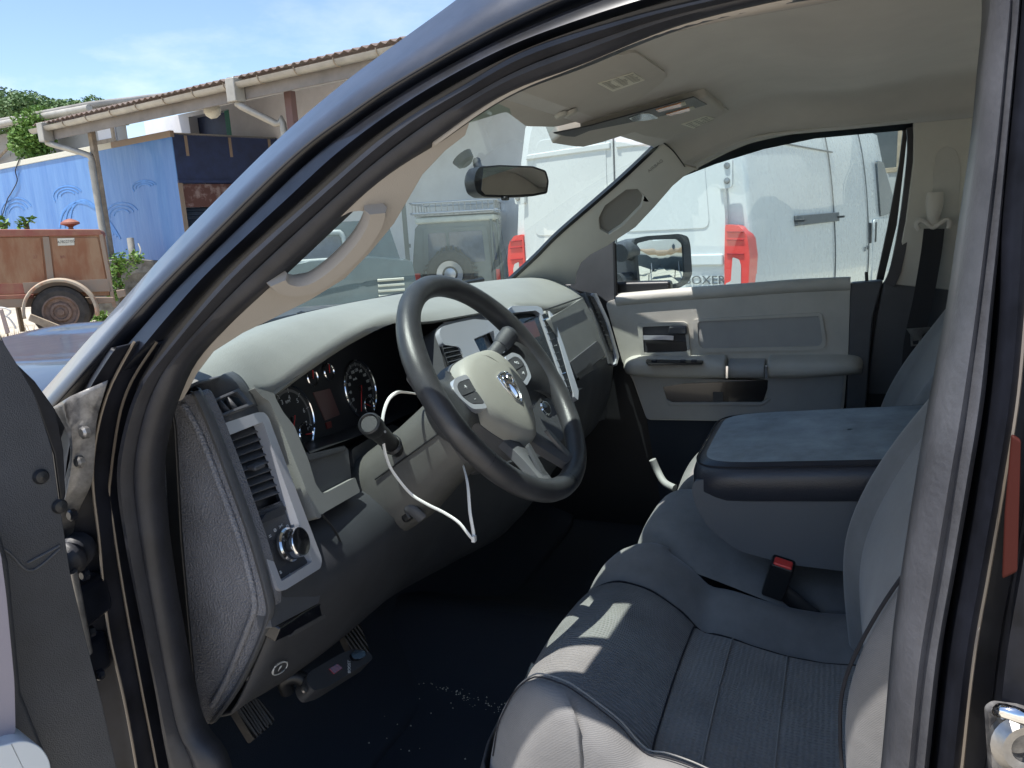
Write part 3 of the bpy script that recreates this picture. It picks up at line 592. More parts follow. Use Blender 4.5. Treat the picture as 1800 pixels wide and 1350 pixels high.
# light L-shaped surround of the instrument cluster
strip=[(404,652),(425,664),(443,682),(465,708),(487,753),(510,812),(535,875),(548,912),(554,914),(561,904),(626,867),(617,841),(567,867),(558,869),(547,853),(535,812),(510,752),(487,727),(476,701),(470,680),(440,655)]
panel('cluster_surround',[(438,684),(452,700),(465,708),(487,753),(510,812),(535,875),(548,912),(554,914),(561,904),(626,867),(617,841),(567,867),(558,869),(547,853),(535,812),(510,752),(490,727),(478,705),(474,694)],FP,.03,m_pad,DD,.004,lift=.008,r=.004,seg=3)
# cluster housing
CL=planey(.835,1.25,-.45,.18,.10)
hp=[(478,698),(520,664),(560,634),(622,597),(712,556),(735,600),(735,720),(648,760),(545,797),(510,752)]
front=[PL(a,b,off(FP,-.004)) for a,b in hp]; front=[p if p.z<1.30 else p for p in front]
back=[Vector((p.x,.842+.18*(p.z-1.25)+.10*(p.x+.45),p.z-.004)) for p in front]
loft('cluster_housing',[front,[a.lerp(b,.5) for a,b in zip(front,back)],back],m_black,DD,cu=True)
panel('cluster_face',[(430,640),(560,600),(780,560),(780,780),(560,860),(440,800)],CL,.004,m_gauge,DD,0,lift=-.001)
CR=Matrix((CL['u'],CL['v'],CL['n'])).transposed()
def gauge(a,b,r,labels,a0,a1,na,sz,small=False):
    c=PL(a,b,CL); n=CL['n']
    g=lathe('gauge_ring',[(r-.0022,.0),(r,.0),(r,.003),(r-.0011,.0045),(r-.0022,.003)],c,n,m_chrome,DD,56)
    lathe('gauge_dial',[(0,0),(r-.002,0),(r-.002,.0006),(0,.0006)],c,n,m_gauge,g,40)
    f=lambda t,rr: c+CR@Vector((rr*math.sin(t),rr*math.cos(t),.0012))
    N=len(labels)
    if not small:
        tt=np.linspace(math.radians(a0),math.radians(a1),40)
        mk('gauge_scale',[f(t,r*.80) for t in tt]+[f(t,r*.88) for t in tt],[(i,i+1,41+i,40+i) for i in range(39)],M('grey scale band',(.13,.13,.13),.6),g,False)
    for i,l in enumerate(labels):
        t=math.radians(a0+(a1-a0)*i/(N-1)); 
        if l: text('gauge_numeral',l,f(t,r*.64),CR,sz,m_mark,g,.0002)
        mk('gauge_tick',[f(t-.02,r*.78),f(t+.02,r*.78),f(t+.02,r*.9),f(t-.02,r*.9)],[(0,1,2,3)],m_mark,g,False)
    t=math.radians(na); nd=sweep('needle',[f(t+3.14,r*.12)+n*.003,f(t,r*.78)+n*.003],circ(.0011,6),m_needle,g,6,sm=False)
    lathe('needle_hub',[(0,0),(r*.10,0),(r*.09,.004),(0,.005)],c,n,m_black,g,20)
    return g
g=gauge(514,738,.058,['0','1','2','3','4','5','6','7'],-130,115,215,.011)
text('gauge_caption','RPM',PL(506,706,off(CL,.0015)),CR,.007,m_mark,g,.0002)
g=gauge(632,684,.058,['','20','40','60','80','100','120','140','160','180','200','220'],-135,125,-152,.0085)
text('gauge_caption','km/h',PL(624,666,off(CL,.0015)),CR,.007,m_mark,g,.0002)
gauge(547,664,.0165,['','',''],-60,60,20,.006,True); gauge(576,654,.0165,['','',''],-60,60,20,.006,True)
gauge(536,764,.0205,['E','','F'],-60,60,100,.007,True); gauge(647,714,.0185,['C','','H'],-60,60,-60,.006,True)
panel('trip_display',[(551,690),(580,683),(598,729),(572,739)],off(CL,.001),.002,m_lcd,DD,.0005,r=.002)
panel('warning_lamp',[(573,743),(582,740),(584,751),(576,754)],off(CL,.001),.002,M('unlit red telltale',(.12,.01,.01),.4),DD,0)
# dark bin beneath the cluster
panel('dash_bin',[(520,790),(548,797),(605,783),(612,790),(618,842),(566,868),(556,868)],off(FP,-.006),.03,m_dark2,DD,.004,r=.004)
panel('bin_lip',[(535,800),(606,785),(610,792),(545,812)],off(FP,.002),.016,m_dark,DD,.003)
panel('column_side_trim',[(618,790),(690,745),(720,760),(720,900),(690,935),(640,872),(626,842)],off(FP,-.026),.03,m_dark2,DD,.006,r=.008)
# ---- centre stack ----
panel('centre_stack',[(766,582),(775,570),(828,556),(896,538),(944,538),(962,550),(975,575),(1012,705),(1000,760),(960,800),(860,820),(800,720)],off(CP,-.012),.05,m_dark2,T,.006,r=.012)
CSo=bpy.data.objects['centre_stack']
panel('silver_bezel',[(768,586),(774,576),(796,570),(830,563),(862,566),(876,580),(882,592),(900,640),(860,660),(842,640),(820,660),(812,628),(804,612),(776,608)],CP,.012,m_silver,CSo,.004,holes=[[(829,598),(864,583),(873,605),(842,624)]],lift=.006,r=.007,seg=3,hr=.004)
panel('centre_pocket',[(829,598),(864,583),(873,605),(842,624)],off(CP,-.010),.003,m_gloss,CSo,0)
panel('centre_vent',[(776,608),(800,609),(810,617),(818,633),(788,644)],CP,.006,m_black,CSo,.002,lift=.002)
for i in range(4):
    a=PL(779+3*i,613+8*i,off(CP,.004)); b=PL(803+4*i,609+7*i,off(CP,.004)); tube('vent_slat',[a,b],.0015,m_dark2,CSo,4,6)
panel('radio_bezel',[(884,556),(896,540),(940,540),(948,543),(952,552),(975,618),(999,697),(996,703),(990,690),(945,553),(938,548),(900,552)],CP,.012,m_silver,CSo,.003,lift=.007,r=.004)
panel('radio',[(905,562),(944,556),(988,680),(960,700),(920,640)],CP,.006,m_gloss,CSo,.002,lift=.004)
panel('radio_display',[(918,569),(940,563),(950,590),(928,598)],off(CP,.005),.002,m_lcd,CSo,0)
for i in range(7):
    for j in range(2):
        a=948+6.5*i-8*j; b=600+13*i+5*j
        rbox('radio_button',PL(a-12,b,off(CP,.006)),(.008,.006,.005),m_dark,CSo,.001)
        if j: text('button_mark','.',PL(a-12,b,off(CP,.0095)),Matrix((CP['u'],CP['v'],CP['n'])).transposed(),.010,m_mark,CSo)
# tall vent right of radio
panel('side_vent',[(951,554),(960,551),(980,605),(1004,690),(1000,694),(974,622)],off(CP,.004),.006,m_black,CSo,.001,lift=.004)
for i in range(11):
    t=(i+.5)/11; a=PL(952+46*t,557+130*t,off(CP,.0075)); b=PL(961+43*t,553+132*t,off(CP,.0075)); tube('vent_slat',[a,b],.0012,m_dark2 if i%4 else m_chrome,CSo,4,6)
panel('silver_vent_rail',[(960,549),(967,556),(985,607),(1012,690),(1011,706),(1004,700),(980,612)],CP,.012,m_silver,CSo,.003,lift=.009,r=.002)
# climate knob and shadowed lower stack
kc=P(950,722,x=.05); lathe('climate_knob',[(0,0),(.020,0),(.019,.014),(.016,.018),(0,.018)],kc,CP['n'],m_chrome,CSo,32); lathe('knob_face',[(0,0),(.015,0),(0,.001)],kc+CP['n']*.0182,CP['n'],m_gloss,CSo,24)
# ---- passenger side ----
gb=[(964,560),(1021,525),(1027,533),(1044,566),(1058,610),(1064,628),(1009,668)]
m_glove=M('mid grey glovebox plastic',(.26,.265,.255),.5,bump=(900,.4,.0006,'vor'),var=(5,.12))
gl=panel('glovebox_surround',[(958,546),(1020,522),(1032,520),(1046,550),(1066,600),(1073,640),(1066,655),(1012,690),(1006,690),(985,620)],off(GP,-.006),.03,m_pad,T,.006,r=.01,seg=3)
panel('glovebox_door',gb,GP,.012,m_glove,gl,.004,lift=.004,r=.006,seg=3)
panel('glovebox_ledge',[(998,638),(1047,600),(1052,606),(1062,626),(1011,667)],off(GP,.004),.010,m_dark2,gl,.003,lift=.006)
panel('glovebox_latch',[(1012,657),(1030,645),(1036,636),(1042,640),(1044,652),(1030,660),(1020,668)],off(GP,.010),.008,m_black,gl,.002)
tube('pad_seam',[PL(a,b,off(GP,.010)) for a,b in ((958,545),(990,534),(1021,523))],.002,m_black,gl,10,6)
pv=panel('passenger_vent',[(1030,512),(1046,516),(1062,545),(1086,628),(1084,640),(1074,640),(1060,600)],off(XP,-.004),.03,m_dark2,T,.004)
panel('silver_vent_rail',[(1040,516),(1047,516),(1068,562),(1087,628),(1083,643),(1080,640),(1082,628),(1064,566),(1042,521)],XP,.014,m_silver,pv,.003,lift=.004)
panel('vent_cavity',[(1036,520),(1043,522),(1064,567),(1078,615),(1073,618),(1058,572)],XP,.006,m_black,pv,.001,lift=.002)
for i in range(12):
    t=(i+.5)/12; a=PL(1038+36*t,522+94*t,off(XP,.004)); b=PL(1045+34*t,524+92*t,off(XP,.004)); tube('vent_slat',[a,b],.0012,m_dark2 if i!=8 else m_chrome,pv,4,6)
# dash right end filler
rbox('dash_end_block',(.735,.76,1.08),(.06,.22,.36),m_dark2,T,.03)
# ================= STEERING WHEEL =================
WT=.60; WC=Vector((-.41,.50,1.27)); wn=Vector((0,-math.cos(WT),math.sin(WT))); wv=Vector((0,math.sin(WT),math.cos(WT))); wu=Vector((1,0,0))
WPl=dict(o=WC,n=wn,u=wu,v=wv); WR=Matrix((wu,wv,wn)).transposed()
def wp(a,r,h=0): return WC+wu*(r*math.sin(a))+wv*(r*math.cos(a))+wn*h
rows=[];R_=.193;n_=96
for i in range(n_):
    a=6.28318*i/n_
    k=1+.10*math.exp(-((abs(((a-1.15+3.14)%6.283)-3.14))/.3)**2)+.10*math.exp(-((abs(((a+1.15+3.14)%6.283)-3.14))/.3)**2)
    rows.append([wp(a,R_+.0183*k*math.cos(t),.018*k*math.sin(t)) for t in np.linspace(0,6.28318,17)[:-1]])
rows.append(rows[0])
sw=loft('steering_wheel',rows,m_rim,T,cu=True,sharp=80)
for a in (math.radians(58),math.radians(118),math.radians(-58),math.radians(-118),math.radians(180)):
    tube('rim_seam',[wp(a,R_+.0172*math.cos(t),.0172*math.sin(t)) for t in np.linspace(0,6.283,13)[:-1]],.0009,m_dthread,sw,24,6,closed=True)
def wpan(nm,pts,h,th,m,bv=.003,r=.004,holes=(),seg=3):
    return panel(nm,[wp(0,0)+wu*x+wv*y for x,y in pts],dict(o=WC+wn*h,n=wn,u=wu,v=wv),th,m,sw,bv,holes=[[WC+wu*x+wv*y for x,y in h_] for h_ in holes],raw=True,r=r,seg=seg)
# airbag cover
ab=[(0,.074),(.045,.070),(.072,.050),(.080,.015),(.070,-.025),(.040,-.062),(.012,-.084),(0,-.088),(-.012,-.084),(-.040,-.062),(-.070,-.025),(-.080,.015),(-.072,.050),(-.045,.070)]
WH=WC-wn*.030-wv*.014
ab=[(x*1.1,y*1.08) for x,y in ab]
abr=cr([WH+wu*x+wv*y for x,y in ab],72,True)
rows=[]
for s,h in ((1.0,-.030),(1.0,.008),(.985,.020),(.94,.030),(.80,.037),(.5,.042),(.2,.044),(.01,.0442)):
    rows.append([WH+(p-WH)*s+wn*h for p in abr])
ac=loft('airbag_cover',rows,m_airbag,sw,cu=True,sharp=80)
tube('cover_crease',[WH+wu*x+wv*y+wn*h for x,y,h in ((-.010,.071,.030),(.012,.060,.038),(.03,.030,.0405),(.034,.0,.041))],.0012,m_airbag,ac,20,6)
# shield emblem with a ram's head
el=[(-.021,.026),(0,.030),(.021,.026),(.022,.005),(.013,-.020),(0,-.032),(-.013,-.020),(-.022,.005)]
EM=Matrix.Identity(3)
def ept(x,y,h=0): return WH+wn*(.0425+h)+wu*(x+.002)+wv*(y-.002)
eo=panel('shield_emblem',[ept(x,y) for x,y in el],dict(o=ept(0,0,.004),n=wn,u=wu,v=wv),.008,m_chrome,sw,.002,raw=True,seg=2,holes=[[ept(x*.84,y*.84) for x,y in el]])
panel('emblem_ground',[ept(x*.86,y*.86) for x,y in el],dict(o=ept(0,0,.0005),n=wn,u=wu,v=wv),.003,M('smoky emblem field',(.12,.12,.15),.2,metal=.8),eo,0,raw=True)
for s in (-1,1):
    hs=[ept(s*x,y,.004+.002*math.sin(i)) for i,(x,y) in enumerate(((.002,.014),(.008,.020),(.0145,.017),(.016,.008),(.013,0),(.0085,-.002),(.007,.003),(.010,.007)))]
    tube('emblem_horn',hs,.0032,m_chrome,eo,24,8,scale=lambda t:1-.6*t)
rows=[[ept(w_*c,y,.001+h*(1-abs(c))) for c in (-1,-.5,0,.5,1)] for y,w_,h in ((.016,.003,.004),(.010,.006,.006),(.002,.0055,.008),(-.010,.004,.008),(-.018,.0045,.007),(-.022,.002,.003))]
loft('emblem_head',rows,m_chrome,eo,1)
text('airbag_letters','SRS AIRBAG',ept(.026,-.045,-.003),WR,.007,m_print,sw,.0004)
text('cover_mark','F',ept(-.045,-.012,-.004),WR,.011,m_print,sw,.0004)
# back shell of the hub
rows=[[WH+(p-WH)*s+wn*h for p in abr] for s,h in ((1.02,.004),(1.06,-.02),(1.0,-.05),(.8,-.075),(.5,-.08))]
loft('hub_shell',rows,m_dark2,sw,cu=True,cap=True,sharp=80)
# side spokes
for s in (-1,1):
    rows=[]
    for t in np.linspace(0,1,9):
        x=s*(.066+.122*t); hw=.052-.014*math.sin(math.pi*t)+.034*t**3; y0=.010-.010*t
        hh=.012+.006*math.sin(math.pi*t)-.006*t-.030*(1-t)
        rows.append([WC+wu*x+wv*(y0+hw*c)+wn*(hh-.012*abs(c)**3) for c in np.linspace(-1,1,9)]+[WC+wu*x+wv*(y0+hw*c)+wn*(-.022) for c in (.8,0,-.8)])
    loft('side_spoke',rows,m_rim,sw,cu=True,cap=True,sharp=60)
    bz=[(s*.078,.064),(s*.118,.062),(s*.134,.048),(s*.130,.020),(s*.110,.004),(s*.088,-.012)]
    bz=[(s*.074,.058),(s*.112,.060),(s*.132,.050),(s*.134,.030),(s*.120,.006),(s*.080,-.004)]
    bz=[(a,b-.022) for a,b in bz]; hz2=.002
    wpan('switch_bezel',bz,hz2,.014,m_silver,.003,.008,holes=[[(s*.072,.028),(s*.110,.030),(s*.124,.023),(s*.126,.008),(s*.114,-.009),(s*.078,-.018)]])
    wpan('cruise_button',[(s*.076,.027),(s*.109,.029),(s*.123,.022),(s*.125,.009),(s*.078,.007)],.002,.010,m_dark2,.0015,.003)
    wpan('cruise_button',[(s*.078,.005),(s*.124,.007),(s*.113,-.008),(s*.079,-.016)],.002,.010,m_dark2,.0015,.003)
    text('button_mark','+' if s<0 else '+o',WC+wu*(s*.100)+wv*.018+wn*.0025,WR,.013,m_mark,sw); text('button_mark','-' if s<0 else '-v',WC+wu*(s*.098)+wv*(-.003)+wn*.0025,WR,.013,m_mark,sw)
# lower twin spoke
for s in (-1,1):
    pth=[WH+wu*(s*.030)+wv*(-.064)+wn*(-.004),WC+wu*(s*.040)+wv*(-.125)+wn*(-.018),WC+wu*(s*.062)+wv*(-.182)+wn*0]
    sweep('lower_spoke',pth,[(-.016,-.008),(-.010,-.012),(.010,-.012),(.016,-.008),(.016,.006),(.008,.012),(-.008,.012),(-.016,.006)],m_dark2,sw,14,ax=wn)
    wpan('spoke_insert',[(s*.038,-.105),(s*.048,-.107),(s*.066,-.170),(s*.052,-.174)],.006,.006,M('dull silver spoke insert',(.13,.135,.145),.4,metal=.5),.002,.003)
# steering column shroud
rows=[]
for h,w1,h1,dz in ((-.055,.060,.060,0),(-.09,.068,.062,-.002),(-.14,.072,.062,-.008),(-.19,.074,.064,-.014),(-.25,.078,.070,-.02),(-.32,.08,.07,-.02)):
    rr=[]
    for i in range(28):
        a=6.28318*i/28; c_,s_=math.cos(a),math.sin(a); c_=math.copysign(abs(c_)**.7,c_); s_=math.copysign(abs(s_)**.7,s_)
        rr.append(WC+wn*h+wu*(w1*c_)+wv*(h1*s_*(1.25 if s_<0 else .95)+dz-.008))
    rows.append(rr)
cs=loft('column_shroud',rows,M('worn grey column shroud',(.095,.095,.09),.5,bump=(900,.4,.0005,'vor'),var=(6,.2)),T,cu=True,cap=True,sharp=50)
tube('shroud_split',[WC+wn*h+wu*(-w1*1.003)+wv*(-.012) for h,w1 in ((-.06,.062),(-.12,.071),(-.19,.0745),(-.25,.079))],.0014,m_black,cs,16,6)
rbox('tilt_recess',P(735,888,x=-.45)+Vector((0,.02,0)),(.055,.05,.02),m_black,cs,.006,frameR(wn))
tube('tilt_lever',[P(712,880,x=-.47)+Vector((0,.03,0)),P(722,895,x=-.475),P(742,912,x=-.47)],.011,m_dark2,cs,12,10,ry=.006)
lathe('ignition_switch',[(0,0),(.02,0),(.018,.02),(.012,.024),(0,.024)],P(800,760,x=-.33)+Vector((0,.06,0)),wn,m_black,cs,20)
# stalks
a,b=P(700,792,x=-.475),P(657,752,x=-.565)
d=(b-a).normalized(); 
s1_=tube('indicator_stalk',[a-d*.05,a,a.lerp(b,.35),b],.0135,m_black,T,16,16,scale=lambda t:.8+.35*t)
lathe('stalk_end',[(0,0),(.0165,0),(.0178,.004),(.0178,.022),(.0172,.024),(.0145,.026),(.0125,.0235),(0,.0235)],b-d*.004,d,m_black,s1_,32)
for k in (.010,.014,.018): lathe('stalk_ring',[(.0150,0),(.0165,.001),(.0150,.002)],a+d*(k+.018),d,m_black,s1_,24)
text('stalk_mark','o',b-d*.01+Vector((-.004,-.0185,0)),frameR((0,-1,.2)),.008,m_mark,s1_)
a,b=WC+wu*.055-wn*.07+wv*.03,P(892,592,x=-.28)
d=(b-a).normalized(); g_=tube('shift_lever',[a,a.lerp(b,.5)+Vector((0,0,.004)),b],.010,m_dark2,T,14,12,scale=lambda t:1+.35*t)
lathe('shift_knob',[(0,0),(.015,0),(.017,.01),(.017,.03),(.013,.036),(0,.037)],b-d*.022,d,m_dark,g_,24)
# shift lever boot side & under-column panel
rows=[]
for x in (-.34,-.25,-.12):
    rows.append([P(a,b,x=x) for a,b in ((830,800),(850,870),(850,940),(790,1010),(720,1040))])
# pedals
def pedal(nm,pts,pl,th=.014,m=None):
    o=panel(nm,pts,pl,th,m or M('ribbed pedal rubber',(.055,.05,.045),.6,bump=(30,1,.004,'wavex'),var=(20,.3)),T,.003,r=.006); return o
pb=plane(P(446,1262,x=-.66),(.25,-.75,.65))
pk=pedal('parking_brake_pedal',[(412,1243),(453,1226),(483,1262),(480,1272),(447,1300)],pb)
tube('pedal_arm',[PL(425,1240,pb)+Vector((0,.02,0)),PL(425,1240,pb)+Vector((0,.12,.22))],.009,m_black,pk,6,8)
for i in range(7):
    t=(i+1)/8; a=PL(*(Vector((412,1243)).lerp(Vector((453,1226)),t)),off(pb,.001)); b=PL(*(Vector((447,1296)).lerp(Vector((481,1266)),t)),off(pb,.001)); tube('pedal_rib',[a,b],.0016,M('pedal rib rubber',(.07,.068,.065),.5) if i==0 else bpy.data.materials['pedal rib rubber'],pk,4,6)
bp=plane(P(625,1125,x=-.5)+Vector((0,.10,-.06)),(.1,-.8,.6))
bk=pedal('brake_pedal',[(602,1115),(630,1088),(650,1145),(644,1165),(620,1150)],bp)
tube('pedal_arm',[PL(625,1100,bp),PL(625,1100,bp)+Vector((0,.15,.25))],.010,m_black,bk,6,8)
# trailer brake controller hanging under the bolster
bc=plane(P(600,1170,x=-.55),(.10,-.70,.75))
BR=Matrix((bc['u'],bc['v'],bc['n'])).transposed()
ctl=panel('trailer_brake_controller',[(538,1190),(545,1180),(600,1148),(622,1140),(650,1146),(656,1158),(640,1168),(575,1208),(552,1214),(543,1205)],bc,.035,m_dark,T,.007,seg=3,r=.01)
panel('controller_display',[(577,1176),(592,1167),(602,1175),(587,1186)],bc,.004,M('dark red lens',(.22,.015,.02),.15,coat=1),ctl,.001,lift=.002)
panel('controller_dial',[(613,1153),(622,1145),(638,1147),(640,1156),(630,1162),(618,1162)],bc,.010,m_gloss,ctl,.002,lift=.006,r=.004)
text('controller_lettering','BOOST',PL(614,1172,off(bc,.001)),BR@Matrix.Rotation(math.radians(32),3,'Z'),.008,m_mark,ctl)
tube('controller_bracket',[PL(540,1200,off(bc,-.02)),PL(520,1190,off(bc,-.02)),PL(500,1195,off(bc,-.03)),PL(505,1215,off(bc,-.05))],.012,m_black,ctl,14,10)
lathe('bracket_screw',[(0,0),(.007,0),(.006,.003),(0,.004)],PL(535,1212,off(bc,-.008)),bc['n'],m_steel,ctl,12)
# ================= PASSENGER DOOR =================
DP=plane((.80,.3,1.1),(1,0,0))
pd=panel('passenger_door',[(1064,531),(1087,525),(1207,515),(1307,508),(1400,501),(1495,497),(1491,623),(1483,722),(1273,740),(1137,738),(1112,667),(1095,640)],DP,.07,m_door,T,.014,seg=4,r=.015)
pd['label']='grey passenger door trim with armrest and map pocket'
panel('door_lower_trim',[(1112,660),(1300,662),(1484,655),(1478,722),(1273,739),(1137,736)],off(DP,.006),.02,m_doorlow,pd,.006,holes=[[(1165,680),(1174,707),(1185,709),(1338,708),(1348,700),(1350,668),(1240,668)]],r=.004)
panel('map_pocket',[(1163,676),(1174,711),(1340,711),(1354,668)],off(DP,.004),.008,m_gloss,pd,0)
rbox('pocket_divider',PL(1262,700,off(DP,.003)),(.004,.03,.04),m_dark,pd,.001)
panel('pocket_lip',[(1168,700),(1176,714),(1338,714),(1356,702),(1350,700),(1338,707),(1182,707)],off(DP,.010),.012,m_doorlow,pd,.004)
panel('door_carpet_panel',[(1137,736),(1273,738),(1560,720),(1560,1000),(1180,1000)],off(DP,-.01),.03,m_carpet,pd,0)
# belt roll and inset
ins=[(1226,565),(1440,555),(1446,600),(1440,608),(1236,612),(1229,606)]
mo_=[(1218,561),(1445,549),(1453,603),(1444,615),(1232,619),(1221,611)]
panel('trim_inset_frame',mo_,DP,.02,m_door,pd,.004,holes=[ins],lift=.006,r=.012,seg=3)
panel('trim_inset',[(1222,562),(1444,552),(1450,611),(1230,616)],off(DP,-.001),.004,m_doorlow,pd,0,lift=.002)
hf=panel('handle_bezel',[(1121,570),(1130,567),(1203,565),(1209,568),(1215,625),(1128,626)],DP,.016,m_door,pd,.003,holes=[[(1130,574),(1204,571),(1209,617),(1133,620)]],lift=.008,r=.006)
panel('handle_recess',[(1128,572),(1206,569),(1211,619),(1132,622)],off(DP,.0012),.002,m_dark,pd,0,lift=.001)
panel('handle_recess',[(1134,600),(1206,600),(1208,616),(1140,617)],off(DP,.004),.002,m_black,pd,0,lift=.001)
sweep('door_handle',[PL(a,b-1,off(DP,.014)) for a,b in ((1131,594),(1150,594),(1170,594),(1184,595))],[(-.006,-.003),(.006,-.003),(.007,.003),(-.007,.003)],m_silver,pd,12,ax=DP['n'],cap=True)
rbox('lock_lever',PL(1192,580,off(DP,.012)),(.018,.055,.026),m_dark2,pd,.006)
# belt line roll
for z0,pts in ((0,[(1085,527),(1207,517),(1307,510),(1400,503),(1495,499)]),):
    tube('belt_roll',[PL(a,b,off(DP,-.010)) for a,b in pts],.020,m_door,pd,30,16)
tube('window_lock_knob',[P(1524,500,x=.83),P(1523,478,x=.83)],.0045,m_black,pd,6,10)
panel('door_rear_trim',[(1495,498),(1553,493),(1535,560),(1528,640),(1520,760),(1486,760),(1491,623)],DP,.05,m_dark2,pd,.006)
# armrest
def arm(nm,top,bot,dep,m,par,z=0):
    rows=[]
    tp=cr([PL(a,b,off(DP,dep*k)) for a,b,k in top],30); bt=cr([PL(a,b,off(DP,dep*k)) for a,b,k in bot],30)
    for a,b in zip(tp,bt):
        xi=.80; t0=a+Vector((0,0,.0)); up=Vector((xi,a.y,a.z+.018)); lo=Vector((xi,b.y,b.z-.012))
        rows.append([up,Vector((xi-.3*(xi-a.x),a.y,a.z+.014)),a+Vector((.006,0,.006)),a+Vector((0,0,-.008)),b+Vector((0,0,.010)),b+Vector((.008,0,-.004)),lo])
    return loft(nm,rows,m,par,1,cap=True)
arm('armrest',[(1095,646,.35),(1112,640,.9),(1180,640,1),(1276,641,1)],[(1097,652,.35),(1112,660,.9),(1180,664,1),(1276,665,1)],.062,m_door,pd)
arm('armrest_bridge',[(1278,646,.8),(1310,646,.8),(1344,646,.8)],[(1278,664,.8),(1310,664,.8),(1344,664,.8)],.062,m_doorlow,pd)
arm('armrest',[(1347,641,1),(1400,641,1),(1470,641,1),(1506,642,.75),(1517,647,.3)],[(1347,664,1),(1400,664,1),(1470,660,1),(1504,656,.75),(1516,652,.3)],.062,m_door,pd)
for a in (1276,1345): panel('chrome_band',[(a,643),(a+4,643),(a+4,665),(a,665)],off(DP,.066),.012,m_chrome,pd,.001,lift=.002)
ap=plane((.75,.5,1.093),(0,.0,1))
panel('window_switch_plate',[(1135,636),(1140,630),(1232,629),(1238,633),(1234,639),(1140,641)],plane((.76,.4,P(1186,634,x=.762).z),(0,0,1)),.006,m_black,pd,.001,lift=.003,r=.004)
for a in (1150,1200,1220): rbox('window_switch',P(a,634,z=P(1186,634,x=.762).z+.006),(.012,.016,.006),m_dark,pd,.002)
# sail panel, door glass
panel('mirror_sail_panel',[(1002,508),(1004,474),(1012,455),(1034,438),(1079,416),(1082,521),(1086,526),(1064,531),(1050,520)],plane((.81,.6,1.35),(1,.02,0)),.02,m_dark2,T,.004)
for px in ([(1080,428),(1083,526)],): tube('glass_run_seal',[P(a,b,x=.80) for a,b in px],.006,m_black,T,8,8)
gp=plane((.855,.3,1.5),(1,0,.20))
panel('side_window',[(1045,440),(1120,380),(1226,285),(1322,232),(1444,203),(1600,183),(1640,190),(1590,500),(1560,520),(1045,540)],gp,.004,m_sglass,T,0)
# window rear seal
WS_=[(1226,299),(1322,248),(1444,217),(1545,201),(1585,199),(1599,212),(1604,240),(1603,285),(1590,390),(1574,470),(1562,500)]
sweep('window_seal',[P(a,b,x=.797+.0) for a,b in WS_[3:]],[(-.014,-.004),(-.008,.006),(.008,.008),(.016,0),(.014,-.012),(-.012,-.010)],m_rub,T,60,ax=Vector((1,0,0)))
panel('window_frame_edge',[(1545,203),(1592,207),(1597,215),(1590,284),(1577,394),(1553,494),(1540,494),(1560,400),(1580,290),(1587,232),(1580,212)],plane((.84,.0,1.5),(1,0,.15)),.02,m_black,T,.003)
# ================= PASSENGER CENTRE PILLAR =================
bpl=plane((.775,-.2,1.5),(1,0,.12))
bt=panel('pillar_trim',[(1606,214),(1640,208),(1760,200),(1790,250),(1760,520),(1558,499),(1574,470),(1592,390),(1606,285),(1607,240)],bpl,.03,m_pillar2,T,.006)
panel('belt_guide_channel',[(1633,505),(1636,420),(1640,300),(1646,268),(1662,256),(1680,262),(1688,290),(1684,380),(1680,505)],off(bpl,-.002),.006,m_door,bt,.002,lift=.005,r=.01)
panel('lower_pillar_trim',[(1553,497),(1690,502),(1760,510),(1760,780),(1515,780),(1528,640),(1540,560)],off(bpl,-.004),.03,m_dark2,T,.006)
# seat belt
dr=P(1643,378,x=.735)
sb=rbox('seat_belt',P(1627,490,x=.725),(.004,.047,.01),m_black,T,0)
bpy.data.objects.remove(sb)
m_web=M('seat belt webbing',(.015,.016,.02),.7,bump=(120,.6,.001,'wavez'))
wpth=[P(1642,402,x=.728),P(1636,450,x=.722),P(1622,530,x=.715),P(1606,606,x=.705),P(1600,690,x=.70)]
sb=sweep('seat_belt',wpth,[(-.0235,-.001),(.0235,-.001),(.0235,.001),(-.0235,.001)],m_web,T,30,ax=Vector((1,0,0)))
rows=[]
for i in range(12):
    t=i/11; q=P(1644+2*0,338,x=.735).lerp(P(1640,396,x=.735),t); w_=.020*(1-.35*(1-math.sin(math.pi*min(1,t*.9+.25)))); d_=.022*math.sin(math.pi*(.15+.75*t))
    rows.append([q+Vector((-d_*math.cos(a)*(1 if math.cos(a)>0 else .2),w_*math.sin(a),0)) for a in np.linspace(0,6.283,17)[:-1]])
loft('belt_anchor_cover',rows,m_visor,sb,cu=True,cap=True)
tube('belt_loop',[P(a,b,x=.728) for a,b in ((1616,404),(1611,396),(1616,388),(1626,390),(1640,400),(1655,391),(1664,386),(1670,392),(1667,402))],.006,m_visor,sb,30,8)
tg=P(1611,590,x=.70)
tp_=plane(tg,(1,.5,0))
panel('belt_tongue',[(1590,577),(1632,574),(1626,582),(1618,588),(1614,606),(1598,608),(1597,588)],tp_,.003,m_steel,sb,.001,holes=[[(1601,599),(1612,597),(1611,604),(1602,605)]],lift=.01)
